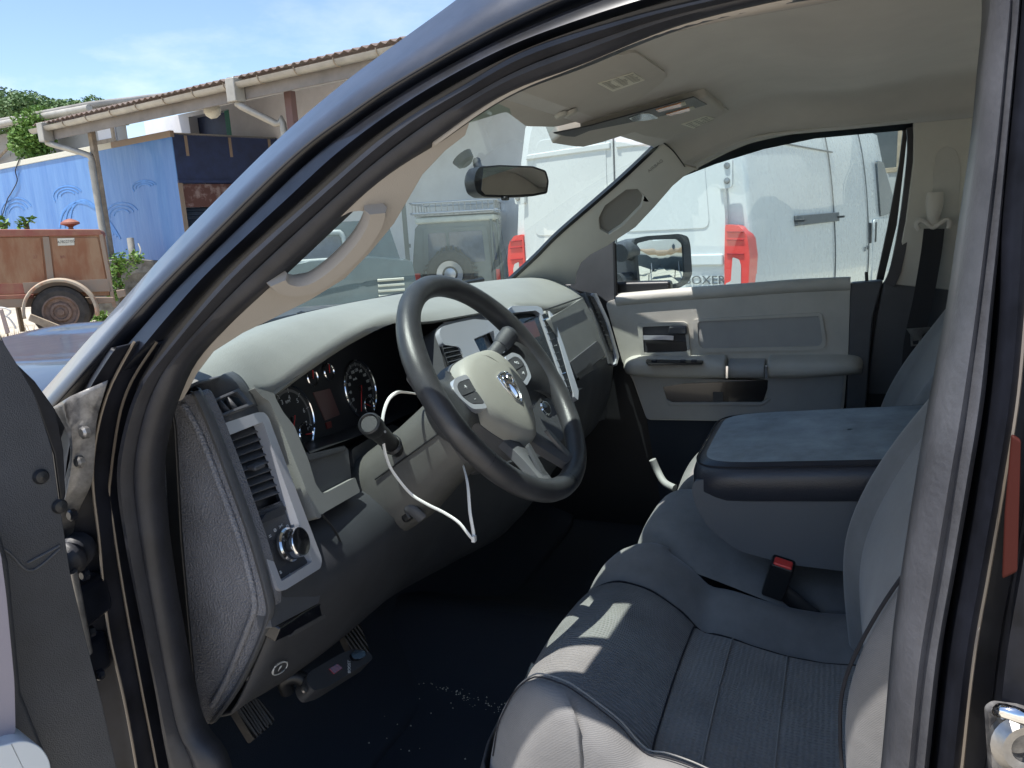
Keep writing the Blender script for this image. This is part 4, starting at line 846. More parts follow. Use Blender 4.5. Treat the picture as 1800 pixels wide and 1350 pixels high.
# ================= SEATS =================
def zc(y):  # centre line height of the cushion
    t=[(-.20,.80),(-.06,.785),(.0,.778),(.06,.780),(.12,.790),(.17,.803),(.205,.800),(.24,.838),(.29,.868),(.34,.882),(.39,.872),(.425,.84),(.445,.79),(.45,.72),(.44,.64)]
    ys=[a for a,b in t]; zs=[b for a,b in t]
    return float(np.interp(y,ys,zs))
yl=[-.20,-.12,-.05,0,.03,.06,.09,.12,.15,.18,.20,.215,.235,.26,.29,.32,.35,.38,.40,.415,.43]
def cush(xa,xb,near,nm,col,fr=1.0,hn=.078,hf=.042,yo=0):
    # columns: outer side wall .. bolster top .. seam .. centre .. seam .. inner bolster .. wall
    rows=[]
    W_=xb-xa
    fx=[0,0,.012,.05,.10,.145,.18,.20,.24,.3,.4,.5,.6,.7,.76,.80,.83,.87,.92,.97,1.0,1.0]
    for j,f in enumerate(fx):
        r=[]
        for y in yl+[.44,.447,.45,.44]:
            i_=(yl+[.44,.447,.45,.44]).index(y)
            zz=zc(y) if i_<len(yl) else [.79,.76,.72,.64][i_-len(yl)]
            dist=min(f,1-f)
            h=(hn if f<.5 else hf)
            fade=max(0,min(1,(.44-y)/.05)) if i_<len(yl) else 0
            if dist<.2:
                k=math.sin(math.pi*min(1,(.2-dist)/.2*.5+0)) if dist>.07 else 1-((.07-dist)/.07)**2*.55
                z=zz+h*k*(.35+.65*fade)
            else: z=zz+.012*math.cos((f-.5)*5)
            if abs(f-.19)<.012 or abs(f-.81)<.012: z-=.008
            if j==0 or j==len(fx)-1: z=min(z-.14,.70)
            yy=y-(.06*(.07-dist)/.07 if dist<.07 and y>.3 else 0)-(.02*abs(2*f-1)**2 if y>.36 else 0)
            r.append(Vector((xa+W_*f,yy+yo,z)))
        rows.append(r)
    return rows,fx
rows,fx=cush(-.735,-.135,True,'x',0)
ds=loft('driver_seat',rows[:7+1],m_fab2,T,1); ds['label']='charcoal and grey cloth driver seat with ribbed centre'
ni=11
mid=rows[7:16]
loft('seat_insert',[[*r[:12]] for r in mid],m_brick,ds,1)
loft('thigh_support',[[*r[11:]] for r in mid],m_rib,ds,1)
loft('inner_bolster',rows[15:],m_fab,ds,1)
def onrow(k,y0,y1,lift=.002):
    r=rows[k]; return [p+Vector((0,0,lift)) for p in r if y0<=p.y<=y1]
tube('insert_seam',[r[5]+Vector((0,0,.0015)) for r in mid],.0012,m_thread,ds,40,6)
tube('insert_seam',[r[8]+Vector((0,0,.0015)) for r in mid],.0012,m_thread,ds,40,6)
tube('crease_seam',[r[11]+Vector((0,0,.0005)) for r in mid],.0016,m_dthread,ds,40,6)
tube('edge_piping',[p+Vector((0,0,.0)) for p in rows[7][:21]],.0022,m_dthread,ds,60,6)
tube('edge_piping',[p+Vector((0,0,.0)) for p in rows[15][:21]],.0022,m_dthread,ds,60,6)
for dx in (0,.008): tube('bolster_seam',[rows[4][i].lerp(rows[3][i],.6)+Vector((dx,0,.0015)) for i in range(2,22)],.0011,m_thread if dx else m_dthread,ds,80,6)
# seat side valance
rows_v=[[Vector((-.745,y,z)) for z in (.74,.66,.58)] for y in (-.3,.1,.36,.43)]
loft('seat_side_trim',[[Vector((-.76,-.3,.72)),Vector((-.775,-.3,.66)),Vector((-.76,-.3,.55))],[Vector((-.76,.1,.74)),Vector((-.78,.1,.67)),Vector((-.76,.1,.55))],[Vector((-.755,.38,.80)),Vector((-.775,.39,.72)),Vector((-.75,.38,.6))],[Vector((-.69,.46,.80)),Vector((-.70,.475,.72)),Vector((-.68,.46,.62))],[Vector((-.3,.46,.78)),Vector((-.3,.475,.70)),Vector((-.3,.45,.6))]],m_dark2,ds,2,th=.01)
# backrests
def back(xa,xb,nm,mats,par,near=False,top=1.52):
    zs=[.80,.86,.93,1.0,1.08,1.16,1.25,1.34,1.43,1.49,top]
    fx=[0,.02,.08,.14,.20,.27,.4,.5,.6,.73,.80,.86,.92,.98,1.0]
    rows=[]
    for f in fx:
        r=[]
        for z in zs:
            yb=float(np.interp(z,(.78,.92,1.0,1.07,1.12,1.18,1.27,1.40,1.52),(-.062,-.045,-.048,-.07,-.093,-.122,-.175,-.235,-.285)))
            dist=min(f,1-f); k=1 if dist>.14 else dist/.14
            bol=.047*math.exp(-((dist-.09)/.06)**2)*(1 if z<1.1 else math.exp(-((z-1.1)/.22)**2))
            y=yb+bol-.11*(1-k)**2.4
            nar=0 if z<1.3 else (z-1.3)*.35
            x=(xa+(xb-xa)*f); x=(x-(xa+xb)/2)*(1-nar)+(xa+xb)/2
            r.append(Vector((x,y-(.05*((z-1.45)/.07)**2 if z>1.45 else 0),z)))
        rows.append(r)
    return rows
R1=back(-.735,-.165,'driver_backrest',None,None)
bk_=loft('driver_backrest',R1[4:11],m_fab,ds and T,2)
loft('backrest_bolster',R1[:5],m_fab2,bk_,2,th=.0); loft('backrest_bolster',R1[10:],m_fab,bk_,2)
for r_ in (R1[4],): tube('backrest_seam',[p+Vector((-.001,.002,0)) for p in r_[:10]],.0012,m_thread,bk_,50,6)
tube('backrest_piping',[p+Vector((-.002,.001,0)) for p in [a.lerp(b,.5) for a,b in zip(R1[2],R1[3])][:10]],.0022,m_dthread,bk_,50,6)
rbox('driver_seat_back_shell',(-.45,-.42,1.15),(.5,.06,.65),m_fab,T,.03)
rows,fx=cush(.235,.80,False,'p',0,hn=.045,hf=.045,yo=-.06)
pseat=loft('passenger_seat',rows,m_fab,T,1); pseat['label']='charcoal cloth passenger seat'
R2=[[p+Vector((0,-.085,-.03)) for p in r] for r in back(.24,.74,'',None,None)]
pbk=loft('passenger_backrest',R2,m_fab,T,2)
# centre seat and folded armrest console
rows=[]
for f in np.linspace(0,1,9):
    x=-.155+.40*f; r=[]
    for y,z in ((-.25,.80),(-.1,.82),(.02,.84),(.12,.87),(.20,.895),(.27,.915),(.325,.918),(.36,.895),(.375,.85),(.37,.75),(.36,.6)):
        r.append(Vector((x,y-.015*abs(2*f-1)**3,z-(.05*abs(2*f-1)**4))))
    rows.append(r)
loft('centre_seat_cushion',rows,m_fab,T,2)
hh=[Vector((-.158,y,z)) for y,z in ((.21,.995),(.19,.93),(.12,.885),(.0,.865),(-.2,.86))]
rows=[]
for (x0,x1,y1,z0,z1) in ((0,0,0,0,0),):
    base=[(.222,1.03),(.215,.985),(.19,.935),(.14,.90),(.06,.882),(-.05,.875),(-.16,.875),(-.27,.88)]
    for x in (-.172,-.16,.16,.20,.212):
        k=.0 if abs(x-.02)<.18 else .006
        rows.append([Vector((x,y-k,z+k)) for y,z in base])
cb=panel('centre_console',[(-.168,.236,1.045),(-.168,.232,1.005),(-.168,.205,.955),(-.168,.155,.918),(-.168,.07,.902),(-.168,-.05,.900),(-.168,-.29,.900),(-.168,-.29,1.10),(-.168,0,1.085)],plane((-.168,0,1),(1,0,0)),.37,M('slate vinyl console side',(.085,.10,.118),.5,bump=(900,.4,.0005,'vor')),T,.02,raw=True,r=.02,seg=4)
rows=[]
for i,z in enumerate((-.016,.002,.028,.046,.054)):
    ins_=[.012,.0,.0,.006,.022][i]
    r=[]
    for a in range(44):
        t=6.28318*a/44; c_,s_=math.cos(t),math.sin(t); e_=.28
        c2=math.copysign(abs(c_)**e_,c_); s2=math.copysign(abs(s_)**e_,s_)
        y=(-.03)+(.272-ins_)*c2; x=.02+(.205-ins_)*s2
        r.append(Vector((x,y,1.022+z+(.24-y)*.092)))
    rows.append(r)
cen=[[Vector((.02,-.03,p.z)).lerp(p,k) for p in rows[-1]] for k in (.9,.6,.3,.02)]
for k,rr in zip((.002,.005,.006,.006),cen):
    for p in rr: p.z=1.074+k+(.24-p.y)*.092
lid=loft('console_lid',rows,m_leathd,cb,cu=True,sharp=80)
loft('lid_top',[rows[-1]]+cen,m_leath,cb,cu=True,sharp=80)
tube('lid_seam',[p+Vector((0,0,.003)) for p in rows[3]],.0014,m_dthread,lid if False else cb,120,6,closed=True)
# buckle
bq=plane(P(1362,1012,x=-.13),(.55,.25,-.6)); 
BUR=Matrix.Rotation(math.radians(14),3,'X')@Matrix.Rotation(math.radians(-20),3,'Y')
buc=P(1368,1016,x=-.165); bb_=rbox('seat_belt_buckle',buc,(.030,.040,.085),m_black,T,.005,BUR)
rbox('buckle_button',buc+BUR@Vector((-.004,0,.040)),(.018,.032,.012),m_red,bb_,.003,BUR)
tube('buckle_strap',[P(1366,1030,x=-.15),P(1400,1060,x=-.15),P(1440,1092,x=-.15)],.016,m_black,bb_,12,8,ry=.004)
# pale tube added in place of a sunlit sliver in the far footwell
tube('sunlit_sliver_tube',[P(1147,808,x=.62),P(1156,828,x=.62),P(1168,848,x=.60),P(1186,858,x=.58)],.011,m_doorlow,T,20,8)
gr=random.Random(9); vs=[];fs=[]
for _ in range(170):
    t=gr.random(); c=P(700+190*t+gr.gauss(0,9),1175+75*t+gr.gauss(0,7),z=.545) if _<110 else P(gr.uniform(440,840),gr.uniform(1120,1340),z=.545)
    s=gr.uniform(.0008,.0024); k=len(vs)
    for d in ((0,0,1),(1,.3,0),(-.5,.9,0),(-.4,-.9,0)): vs.append(c+Vector(d)*s)
    fs+=[(k,k+1,k+2),(k,k+2,k+3),(k,k+3,k+1)]
tag(mk('floor_grit',vs,fs,m_label,None,False),kind='stuff')
# ================= DRIVER DOOR (open) =================
o_=P(150,1000,x=-1.02)
OP=plane(o_,(-.30,1,.0)); 
OP=plane3(P(112,880,x=-1.0),P(205,1350,x=-1.0),P(112,880,x=-1.0)+Vector((-1,.26,0)))
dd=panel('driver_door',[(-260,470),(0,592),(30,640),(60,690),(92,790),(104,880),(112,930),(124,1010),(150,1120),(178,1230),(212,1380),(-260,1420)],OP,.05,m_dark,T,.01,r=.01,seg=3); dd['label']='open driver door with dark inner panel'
panel('door_edge_frame',[(0,585),(20,630),(62,670),(98,720),(112,790),(116,870),(108,900),(95,800),(60,700),(20,650)],off(OP,-.03),.03,m_paint,dd,.006)
for l in ([(48,990),(100,962),(104,958)],[(0,960),(20,975),(55,1003),(105,965)]): tube('door_crease',[PL(a,b,off(OP,.001)) for a,b in l],.0012,m_dark2,dd,20,6)
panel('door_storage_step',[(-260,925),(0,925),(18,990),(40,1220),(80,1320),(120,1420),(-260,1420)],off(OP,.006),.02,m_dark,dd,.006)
panel('door_pull_trim',[(-260,950),(0,960),(12,1050),(26,1200),(28,1290),(8,1316),(-260,1330)],off(OP,.05),.05,M('grey lilac door pull',(.32,.29,.33),.5,bump=(900,.3,.0004)),dd,.012,seg=3,r=.01)
panel('door_lower_corner',[(-260,1330),(0,1312),(40,1300),(70,1310),(88,1335),(96,1400),(-260,1420)],off(OP,.07),.05,M('pale door speaker trim',(.62,.66,.68),.5),dd,.012,seg=3,r=.02)
for a,b in ((72,838),(105,890)): lathe('door_grommet',[(0,0),(.008,0),(.006,.004),(0,.005)],PL(a,b,off(OP,.001)),OP['n'],m_black,dd,14)
# ================= PASSENGER MIRROR =================
mq=plane((1.10,.53,1.36),(.83,1.19,-.035))
mh=panel('door_mirror',[(1118,424),(1135,418),(1190,413),(1205,417),(1210,432),(1213,480),(1206,496),(1190,505),(1140,514),(1124,512),(1119,490),(1116,450)],mq,.10,m_dark2,T,.018,seg=4,r=.01,lift=0)
rows=[]
out_=[(1115,428),(1140,421),(1188,420),(1199,428),(1202,485),(1194,497),(1130,510),(1122,500)]
ctr=PL(1158,465,mq); q=[PL(a,b,mq) for a,b in out_]; q=rnd(q,.012,3)
for k in (1,.8,.6,.4,.2,.02):
    rows.append([ctr+(p-ctr)*k+mq['n']*(.003-((p-ctr).length*k)**2/(2*2.2)+.004) for p in q])
loft('mirror_glass',rows,m_mirror,mh,cu=True,sharp=None)
panel('mirror_rim',[(1111,420),(1135,415),(1192,411),(1207,416),(1211,432),(1214,482),(1206,498),(1192,506),(1136,517),(1120,512)],off(mq,.0),.012,m_dark,mh,.004,holes=[[(1116,428),(1140,422),(1188,420),(1198,428),(1201,485),(1193,497),(1130,510),(1123,500)]],lift=.008,r=.012,hr=.01,seg=3)
tube('mirror_arm',[P(1086,500,x=.93),P(1100,497,x=.98),P(1120,495,x=1.05)],.035,m_dark2,mh,12,14,ry=.022)
tube('mirror_arm',[P(1090,445,x=.93),P(1105,440,x=.98),P(1122,450,x=1.05)],.030,m_dark2,mh,12,14)
# white cable tie hooked over the indicator stalk
tie=tube('cable_tie',[P(a,b,x=x) for a,b,x in ((735,693,-.47),(715,690,-.50),(698,690,-.52),(683,702,-.535),(674,727,-.545),(672,755,-.55),(675,785,-.54),(680,806,-.535),(691,830,-.53),(721,867,-.52),(750,886,-.52),(780,901,-.52),(807,919,-.525),(832,947,-.525),(826,900,-.52),(822,852,-.50),(814,818,-.46),(802,785,-.40))],.0028,m_white,None,140,8,ry=.0012)
tag(tie,'thin white cable tie looped over the indicator stalk below the steering wheel','cable tie')
hd_=rbox('tie_head',P(833,947,x=-.527),(.008,.006,.010),m_white,tie,.001)
# ================= OUTSIDE =================
m_white_v=M('white van paint',(.66,.67,.66),.28,coat=.5,var=(3,.03),rv=.05)
m_grey_pl=M('weathered grey plastic',(.12,.125,.13),.55,var=(20,.2))
m_tyre=M('dusty tyre rubber',(.05,.045,.04),.85,bump=(60,.5,.004),var=(9,.4))
m_rust=M('rusty orange painted sheet',(.27,.115,.055),.7,bump=(20,.3,.004),var=(2.6,.3,.40,.62),col2=(.34,.21,.12),stretch=(1.6,1.6,.5))
m_rust2=M('faded red painted steel',(.25,.06,.05),.6,var=(5,.4),col2=(.30,.15,.09))
m_beam=M('dirty grey beige steel',(.27,.23,.18),.7,var=(7,.35),col2=(.30,.21,.15))
m_blue=M('blue tarpaulin side',(.045,.16,.44),.45,var=(1.0,.22,.3,.7),col2=(.12,.27,.55),stretch=(2.2,2.2,.35),bump=(2.5,.3,.05),coat=.2)
m_blued=M('dark blue container end',(.02,.035,.10),.5,var=(4,.3))
m_wall=M('white rendered wall',(.74,.74,.76),.9,var=(1.2,.10),bump=(30,.2,.004))
m_wallg=M('grey rendered wall',(.38,.38,.37),.9,var=(.8,.12),bump=(30,.2,.004))
m_gutter=M('weathered zinc gutter',(.40,.38,.33),.5,metal=.3,var=(3,.2))
m_tile=M('brown red roof sheets',(.20,.13,.11),.85,var=(2.5,.35),col2=(.28,.24,.21),bump=(9,.6,.03,'wavex'))
m_roofg=M('grey roof sheets',(.34,.33,.31),.8,var=(1.5,.2))
m_wood=M('weathered wood',(.32,.26,.19),.85,var=(8,.3),bump=(40,.4,.004))
m_green=M('green painted shutter',(.03,.22,.15),.6)
m_stone=M('mossy grey stone',(.17,.165,.15),.95,var=(3.5,.6),bump=(5,1,.06,'vor'),bump2=(30,.5,.01))
m_soil=M('dry dusty ground',(.46,.41,.33),.97,var=(.8,.3),bump=(12,.6,.03))
m_leaf=M('fresh green leaves',(.09,.19,.03),.6,var=(2.2,.5),col2=(.14,.24,.04))
m_leafd=M('dark green foliage',(.06,.125,.04),.65,var=(.5,.5),col2=(.13,.21,.07))
m_bark=M('tree bark',(.10,.075,.05),.95,bump=(18,.8,.02))
m_straw=M('dry straw grass',(.30,.19,.075),.9,var=(4,.4))
m_od=M('grey green off-road paint',(.13,.155,.15),.35,coat=.5,var=(3,.15))
m_odl=M('pale roof paint',(.58,.58,.50),.5,var=(4,.15))
m_win=M('reflective vehicle window',(.03,.05,.09),.08,coat=.8,spec=.8,var=(9,.5),col2=(.08,.11,.17))
def ground_z(x,y):
    d=max(0,(y-6))/7; k=min(1,d); k=k*k*(3-2*k)
    return .20*k*(1 if x<16 else max(0,1-(x-16)/10)) 
# ground sheet
vs=[];fs=[]
xs=sorted(set(list(np.linspace(-12,30,60))+[-600,-200,-60,-25,50,90,200,600])); ys=sorted(set(list(np.linspace(-16,34,70))+[-600,-200,-60,60,110,240,600]))
for y in ys:
    for x in xs: vs.append((x,y,ground_z(x,y)+(.02*noise.noise(Vector((x*.6,y*.6,0))) if abs(x)<40 and abs(y)<40 else 0)))
for j in range(len(ys)-1):
    for i in range(len(xs)-1): k=j*len(xs)+i; fs.append((k,k+1,k+1+len(xs),k+len(xs)))
tag(mk('ground',vs,fs,m_soil,None,True,None),kind='structure')
m_ribd=M('dark red lens rib',(.35,.015,.02),.3,coat=.5)
# ---- white van beside the truck ----
phi=math.radians(5.75); K=Vector((CAM[0]+5.6*math.cos(phi),CAM[1]+5.6*math.sin(phi),0))
th=math.radians(-14); vl=Vector((math.cos(th),math.sin(th),0)); vw=Vector((-math.sin(th),math.cos(th),0)); Z=Vector((0,0,1))
van=thing('panel_van',K,'white high roof panel van parked with its rear doors towards the truck','van')
def V(l,w_,z): return K+vl*l+vw*w_+Z*z
def vsec(l,top,inset=0,wid=2.03,bot=.38):
    pr=[(.05,bot),(0,bot+.1),(-.02,.95),(.0,1.4),(.055,1.9),(.14,2.28),(.24,top-.12),(.36,top-.03),(.6,top)]
    L=[V(l,inset+a,min(b,top)) for a,b in pr]; R=[V(l,wid-inset-a,min(b,top)) for a,b in pr][::-1]
    return L+R
rows=[vsec(.05,2.50,.03),vsec(.0,2.53,.0) if False else vsec(.06,2.52,.02),vsec(.10,2.55),vsec(1.5,2.58),vsec(3.2,2.58),vsec(4.1,2.54),vsec(4.55,2.35,.03),vsec(4.95,1.85,.06),vsec(5.2,1.45,.09),vsec(5.7,1.15,.14),vsec(5.95,.9,.25)]
body=loft('body',rows,m_white_v,van,sharp=50,cap=True)
RP=plane(V(.0,1,1.3),-vl); SP=plane(V(1.5,-.0,1.2),-vw)
# rear doors
def vr(w0,z0,l=0): return V(l,w0,z0)
zt=2.34
for s in (0,1):
    f=(lambda a:a) if s==0 else (lambda a:2.03-a)
    pts=[(.17,.55),(.15,1.0),(.16,1.5),(.20,1.95),(.27,2.22),(.34,2.38),(1.01,2.42),(1.01,.55)]
    pd_=panel('rear_door',[vr(f(a),b) for a,b in pts],RP,.06,m_white_v,van,.012,raw=True,lift=.03,r=.03,seg=3)
    ri=[(.30,.95),(.92,.95),(.92,.75),(.30,.75)]
    panel('door_pressing',[vr(f(a),b) for a,b in [(.27,1.42),(.95,1.42),(.95,2.16),(.33,2.16)]],off(RP,.03),.008,m_white_v,pd_,.004,raw=True,lift=.006,r=.06,seg=3)
    panel('door_moulding',[vr(f(a),b) for a,b in [(.17,1.16),(.17,1.24),(1.0,1.24),(1.0,1.16)]],off(RP,.03),.03,m_white_v,pd_,.012,raw=True,lift=.022,seg=3)
    panel('door_moulding',[vr(f(a),b) for a,b in [(.22,2.02),(.23,2.06),(.99,2.08),(.99,2.03)]],off(RP,.03),.03,m_white_v,pd_,.010,raw=True,lift=.018,seg=3)
    for hz_ in (1.78,.78):
        h_=panel('door_hinge',[vr(f(a),hz_+b) for a,b in [(.10,-.10),(.10,.10),(.20,.10),(.20,-.10)]],off(RP,.03),.03,m_white_v,van,.01,raw=True,lift=.03,r=.03,seg=3)
        for dz in (-.05,.05): lathe('hinge_bolt',[(0,0),(.022,0),(.018,.012),(0,.014)],vr(f(.135),hz_+dz,-.062),-vl,m_steel,h_,14)
    tl_=panel('tail_light',[vr(f(a),b) for a,b in [(-.008,.96),(-.02,1.22),(.0,1.36),(.06,1.43),(.155,1.44),(.16,1.2),(.16,.96)]],off(RP,.0),.16,m_red,van,.015,raw=True,lift=.045,r=.02,seg=3)
    for zz in (1.235,1.33,1.385): tube('lens_rib',[vr(f(.02),zz,-.050),vr(f(.140),zz+.005,-.050)],.006,m_ribd,tl_,4,6)
    panel('clear_lens',[vr(f(a),b) for a,b in [(.04,.965),(.04,1.16),(.055,1.20),(.10,1.215),(.112,1.05),(.15,1.035),(.15,.965)]],off(RP,.046),.008,M('clear lamp lens',(.55,.52,.5),.2,coat=1) if s==0 else bpy.data.materials['clear lamp lens'],tl_,.003,raw=True,lift=.004,r=.01)
tube('door_gap',[vr(1.015,.5,-.031),vr(1.015,2.42,-.031)],.007,m_grey_pl,van,8,6)
text('van_lettering','BOXER',vr(.31,1.055,-.036),frameR(-vl),.085,m_grey_pl,van,.002,sx=1.15)
text('van_lettering','MANUAIRE',vr(.315,.995,-.036),frameR(-vl),.045,m_grey_pl,van,.002)
panel('rear_bumper',[vr(a,b) for a,b in [(-.02,.42),(-.02,.60),(2.05,.60),(2.05,.42)]],off(RP,.02),.14,m_grey_pl,van,.03,raw=True,lift=.05,seg=3)
# side details (right flank faces the truck's rear)
def vs_(l,z,d=0): return V(l,-.012-d+(.0 if z<1.45 else .11*((z-1.4)/.5)*.5),z)
def spanel(nm,pts,m,t=.012,bv=.003,par=van,r=0,lift=0):
    pl=plane3(vs_(pts[0][0],pts[0][1],lift),vs_(pts[1][0],pts[1][1],lift),vs_(pts[2][0],pts[2][1],lift)); return panel(nm,[vs_(a,b,lift) for a,b in pts],pl,t,m,par,bv,raw=True,r=r,lift=t*.5)
tr=spanel('door_track',[(1.0,1.385),(2.25,1.385),(2.25,1.465),(1.0,1.465)],m_grey_pl,.03,.006)
for l in (1.02,2.2): rbox('track_stop',vs_(l,1.425,.02),(.05,.02,.09),m_black,tr,.005,frameR(-vw))
for l in (2.15,3.45): tube('body_seam',[V(l,-.0035+d,z) for z,d in ((.5,-.0),(.95,-.022),(1.4,-.002),(1.9,.053),(2.28,.138),(2.42,.23))],.0055,m_grey_pl,van,24,6)
tube('roof_gutter',[V(.12,.075,2.02),V(1.2,.07,2.01),V(2.3,.068,2.0)],.007,m_grey_pl,van,12,6)
tube('roof_gutter',[V(2.3,.16,2.33),V(3.5,.16,2.33),V(4.2,.17,2.25)],.009,m_grey_pl,van,12,6)
dwn=spanel('cab_window',[(3.98,1.38),(3.98,1.97),(4.30,1.97),(4.86,1.42)],m_darkglass,.02,.004,r=.05)
spanel('cab_door',[(3.66,.6),(3.66,1.36),(4.95,1.36),(5.0,.6)],m_white_v,.02,.006,r=.04)
spanel('door_grip',[(3.50,1.12),(3.50,1.33),(3.56,1.33),(3.56,1.12)],m_black,.03,.008,r=.02); spanel('door_grip',[(3.72,1.12),(3.72,1.33),(3.78,1.33),(3.78,1.12)],m_black,.03,.008,r=.02)
for l,z,s_ in ((3.28,1.12,'2.2'),(3.42,1.13,'HDi')): text('van_badge',s_,vs_(l,z-.05,.012),frameR(-vw),.06,m_grey_pl,van,.002)
for l in (1.0,4.9):
    for wv_ in (.10,1.93):
        wh=lathe('wheel',[(.0,-.10),(.33,-.10),(.36,-.06),(.36,.06),(.33,.10),(.23,.10),(.22,.05),(0,.04)],V(l,wv_,.36),-vw,m_tyre,van,36)
        lathe('rim',[(0,.05),(.21,.05),(.22,.085),(.10,.06),(0,.07)],V(l,wv_,.36),-vw,m_silver,wh,28)
# ---- off-road car seen through the windscreen ----
VD=Vector((CM@np.array([0,0,-1.])).tolist()); VDh=Vector((VD.x,VD.y,0)).normalized()
jd=Vector(ray(800,400).tolist()); jd=Vector((jd.x,jd.y,0)).normalized()
jo=Vector((CAM[0],CAM[1],0))+jd*13.2
ang=math.atan2(jd.y,jd.x)+math.radians(-6)
car=thing('off_road_car',jo,'boxy grey off-road car with roof rack and rear spare wheel seen through the windscreen','car')
jl_=Vector((math.cos(ang),math.sin(ang),0)); jw=Vector((-math.sin(ang),math.cos(ang),0))
JS=.92
def J(l,w_,z): return jo+(jl_*l+jw*w_)*JS+Z*(z*JS-.16)
def jsec(l,zt,zb=.5,wt=.70,wb=.84): return [J(l,-wb,zb),J(l,-wb,1.15),J(l,-wt-.04,zt-.1),J(l,-wt+.05,zt),J(l,wt-.05,zt),J(l,wt+.04,zt-.1),J(l,wb,1.15),J(l,wb,zb)]
jb=loft('body',[jsec(0,1.93),jsec(.02,1.95),jsec(2.2,1.95),jsec(2.6,1.25,wt=.8),jsec(3.9,1.15,wt=.8),jsec(3.95,1.1,wt=.8)],m_od,car,cu=True,cap=True,sharp=30)
JP=plane(J(0,0,1.2),-jl_)
rf=rbox('roof',J(1.1,0,1.99),(2.3*JS,1.46*JS,.11),m_odl,car,.04,Matrix.Rotation(ang,3,'Z'))
panel('rear_door',[J(0,a,b) for a,b in ((-.62,.62),(-.62,1.12),(-.58,1.84),(.58,1.84),(.62,1.12),(.62,.62))],JP,.04,m_od,car,.008,raw=True,lift=.03,r=.05)
panel('rear_window',[J(0,a,b) for a,b in ((-.52,1.2),(-.49,1.76),(.12,1.76),(.12,1.2))],JP,.02,m_win,car,.004,raw=True,lift=.045,r=.03)
panel('rear_window',[J(0,a,b) for a,b in ((.18,1.2),(.18,1.76),(.50,1.76),(.53,1.2))],JP,.02,m_win,car,.004,raw=True,lift=.045,r=.03)
panel('quarter_window',[J(0,a,b) for a,b in ((-.74,1.22),(-.70,1.72),(-.63,1.72),(-.66,1.22))],JP,.02,m_win,car,.004,raw=True,lift=.02)
swh=lathe('spare_wheel',[(.0,.02),(.36,.02),(.39,.06),(.39,.22),(.36,.26),(.25,.27),(.22,.20),(.10,.22),(0,.22)],J(-.05,.12,1.02),-jl_,m_tyre,car,40)
lathe('rim',[(0,.20),(.20,.20),(.22,.265),(.12,.21),(.05,.24),(0,.24)],J(-.05,.12,1.02),-jl_,m_silver,swh,28)
for i in range(26):
    a=6.283*i/26; rbox('tread_block',J(-.05,.12,1.02)+jw*(.385*math.cos(a))+Z*(.385*math.sin(a))-jl_*.14,(.05,.16,.035),m_tyre,swh,.004,Matrix.Rotation(ang,3,'Z')@Matrix.Rotation(-a,3,'X')@Matrix.Identity(3)) if i%1==0 else None
panel('licence_plate',[J(0,a,b) for a,b in ((.32,.98),(.32,1.10),(.60,1.10),(.60,.98))],JP,.01,m_label,car,.002,raw=True,lift=.05)
for s in (-1,1): panel('tail_lamp',[J(0,s*a,b) for a,b in ((.70,.85),(.70,1.05),(.80,1.05),(.80,.85))],JP,.03,m_red if s>0 else m_red,car,.005,raw=True,lift=.03)
panel('bumper',[J(0,a,b) for a,b in ((-.82,.45),(-.82,.60),(.82,.60),(.82,.45))],JP,.10,m_black,car,.01,raw=True,lift=.08)
rk=rbox('roof_rack',J(1.0,0,2.08),(2.1*JS,1.44*JS,.03),m_steel,car,.004,Matrix.Rotation(ang,3,'Z'))
for z in (2.12,2.30):
    pts=[J(-.1,-.76,z),J(-.1,.76,z),J(2.0,.76,z),J(2.0,-.76,z)]
    tube('rack_rail',rnd(pts,.06),.018,m_silver,rk,90,8,closed=True)
for i in range(15):
    w_=-.74+1.48*i/14; tube('rack_mesh',[J(-.1,w_,2.12),J(-.1,w_,2.30)],.008,m_steel,rk,4,5)
for s in (-1,1):
    for i in range(6): tube('rack_mesh',[J(.0+.38*i,s*.76,2.12),J(.0+.38*i,s*.76,2.30)],.010,m_steel,rk,4,5)
tube('snorkel_ladder',[J(-.04,-.66,.7),J(-.04,-.66,1.95)],.02,m_od,car,6,8); tube('snorkel_ladder',[J(-.04,-.80,.7),J(-.04,-.78,1.95)],.02,m_od,car,6,8)
for l in (.55,3.1):
    for s in (-1,1):
        wh=lathe('wheel',[(0,-.12),(.34,-.12),(.38,-.08),(.38,.08),(.34,.12),(.22,.12),(.2,.08),(0,.08)],J(l,s*.76,.40),jw*s,m_tyre,car,30)
# ---- dark pickup and grey camper bus behind ----
p_=D(600,470,10.5); po=Vector((p_.x,p_.y,0)); pa=math.atan2((p_-Vector(CAM.tolist())).y,(p_-Vector(CAM.tolist())).x)
pk2=thing('parked_pickup',po,'dark teal pickup with a pale window frame seen through the pillar grab handle','pickup')
al=Vector((math.cos(pa),math.sin(pa),0)); aw=Vector((-math.sin(pa),math.cos(pa),0))
def Q(l,w_,z): return po+al*l+aw*w_+Z*z
m_teal=M('dark teal paint',(.06,.10,.12),.3,coat=.6,var=(3,.2))
loft('body',[[Q(l,a,b) for a,b in ((-.95,.35),(-.97,.8),(-.93,1.12),(-.4,1.2),(.4,1.2),(.93,1.12),(.97,.8),(.95,.35))] for l in (-.4,-.35,1.6,1.7)],m_teal,pk2,cu=True,cap=True,sharp=40)
loft('cab',[[Q(l,a,b) for a,b in ((-.85,1.1),(-.72,1.62),(-.6,1.70),(.6,1.70),(.72,1.62),(.85,1.1))] for l in (.5,.6,1.9,2.3)],m_teal,pk2,cu=True,cap=True,sharp=40)
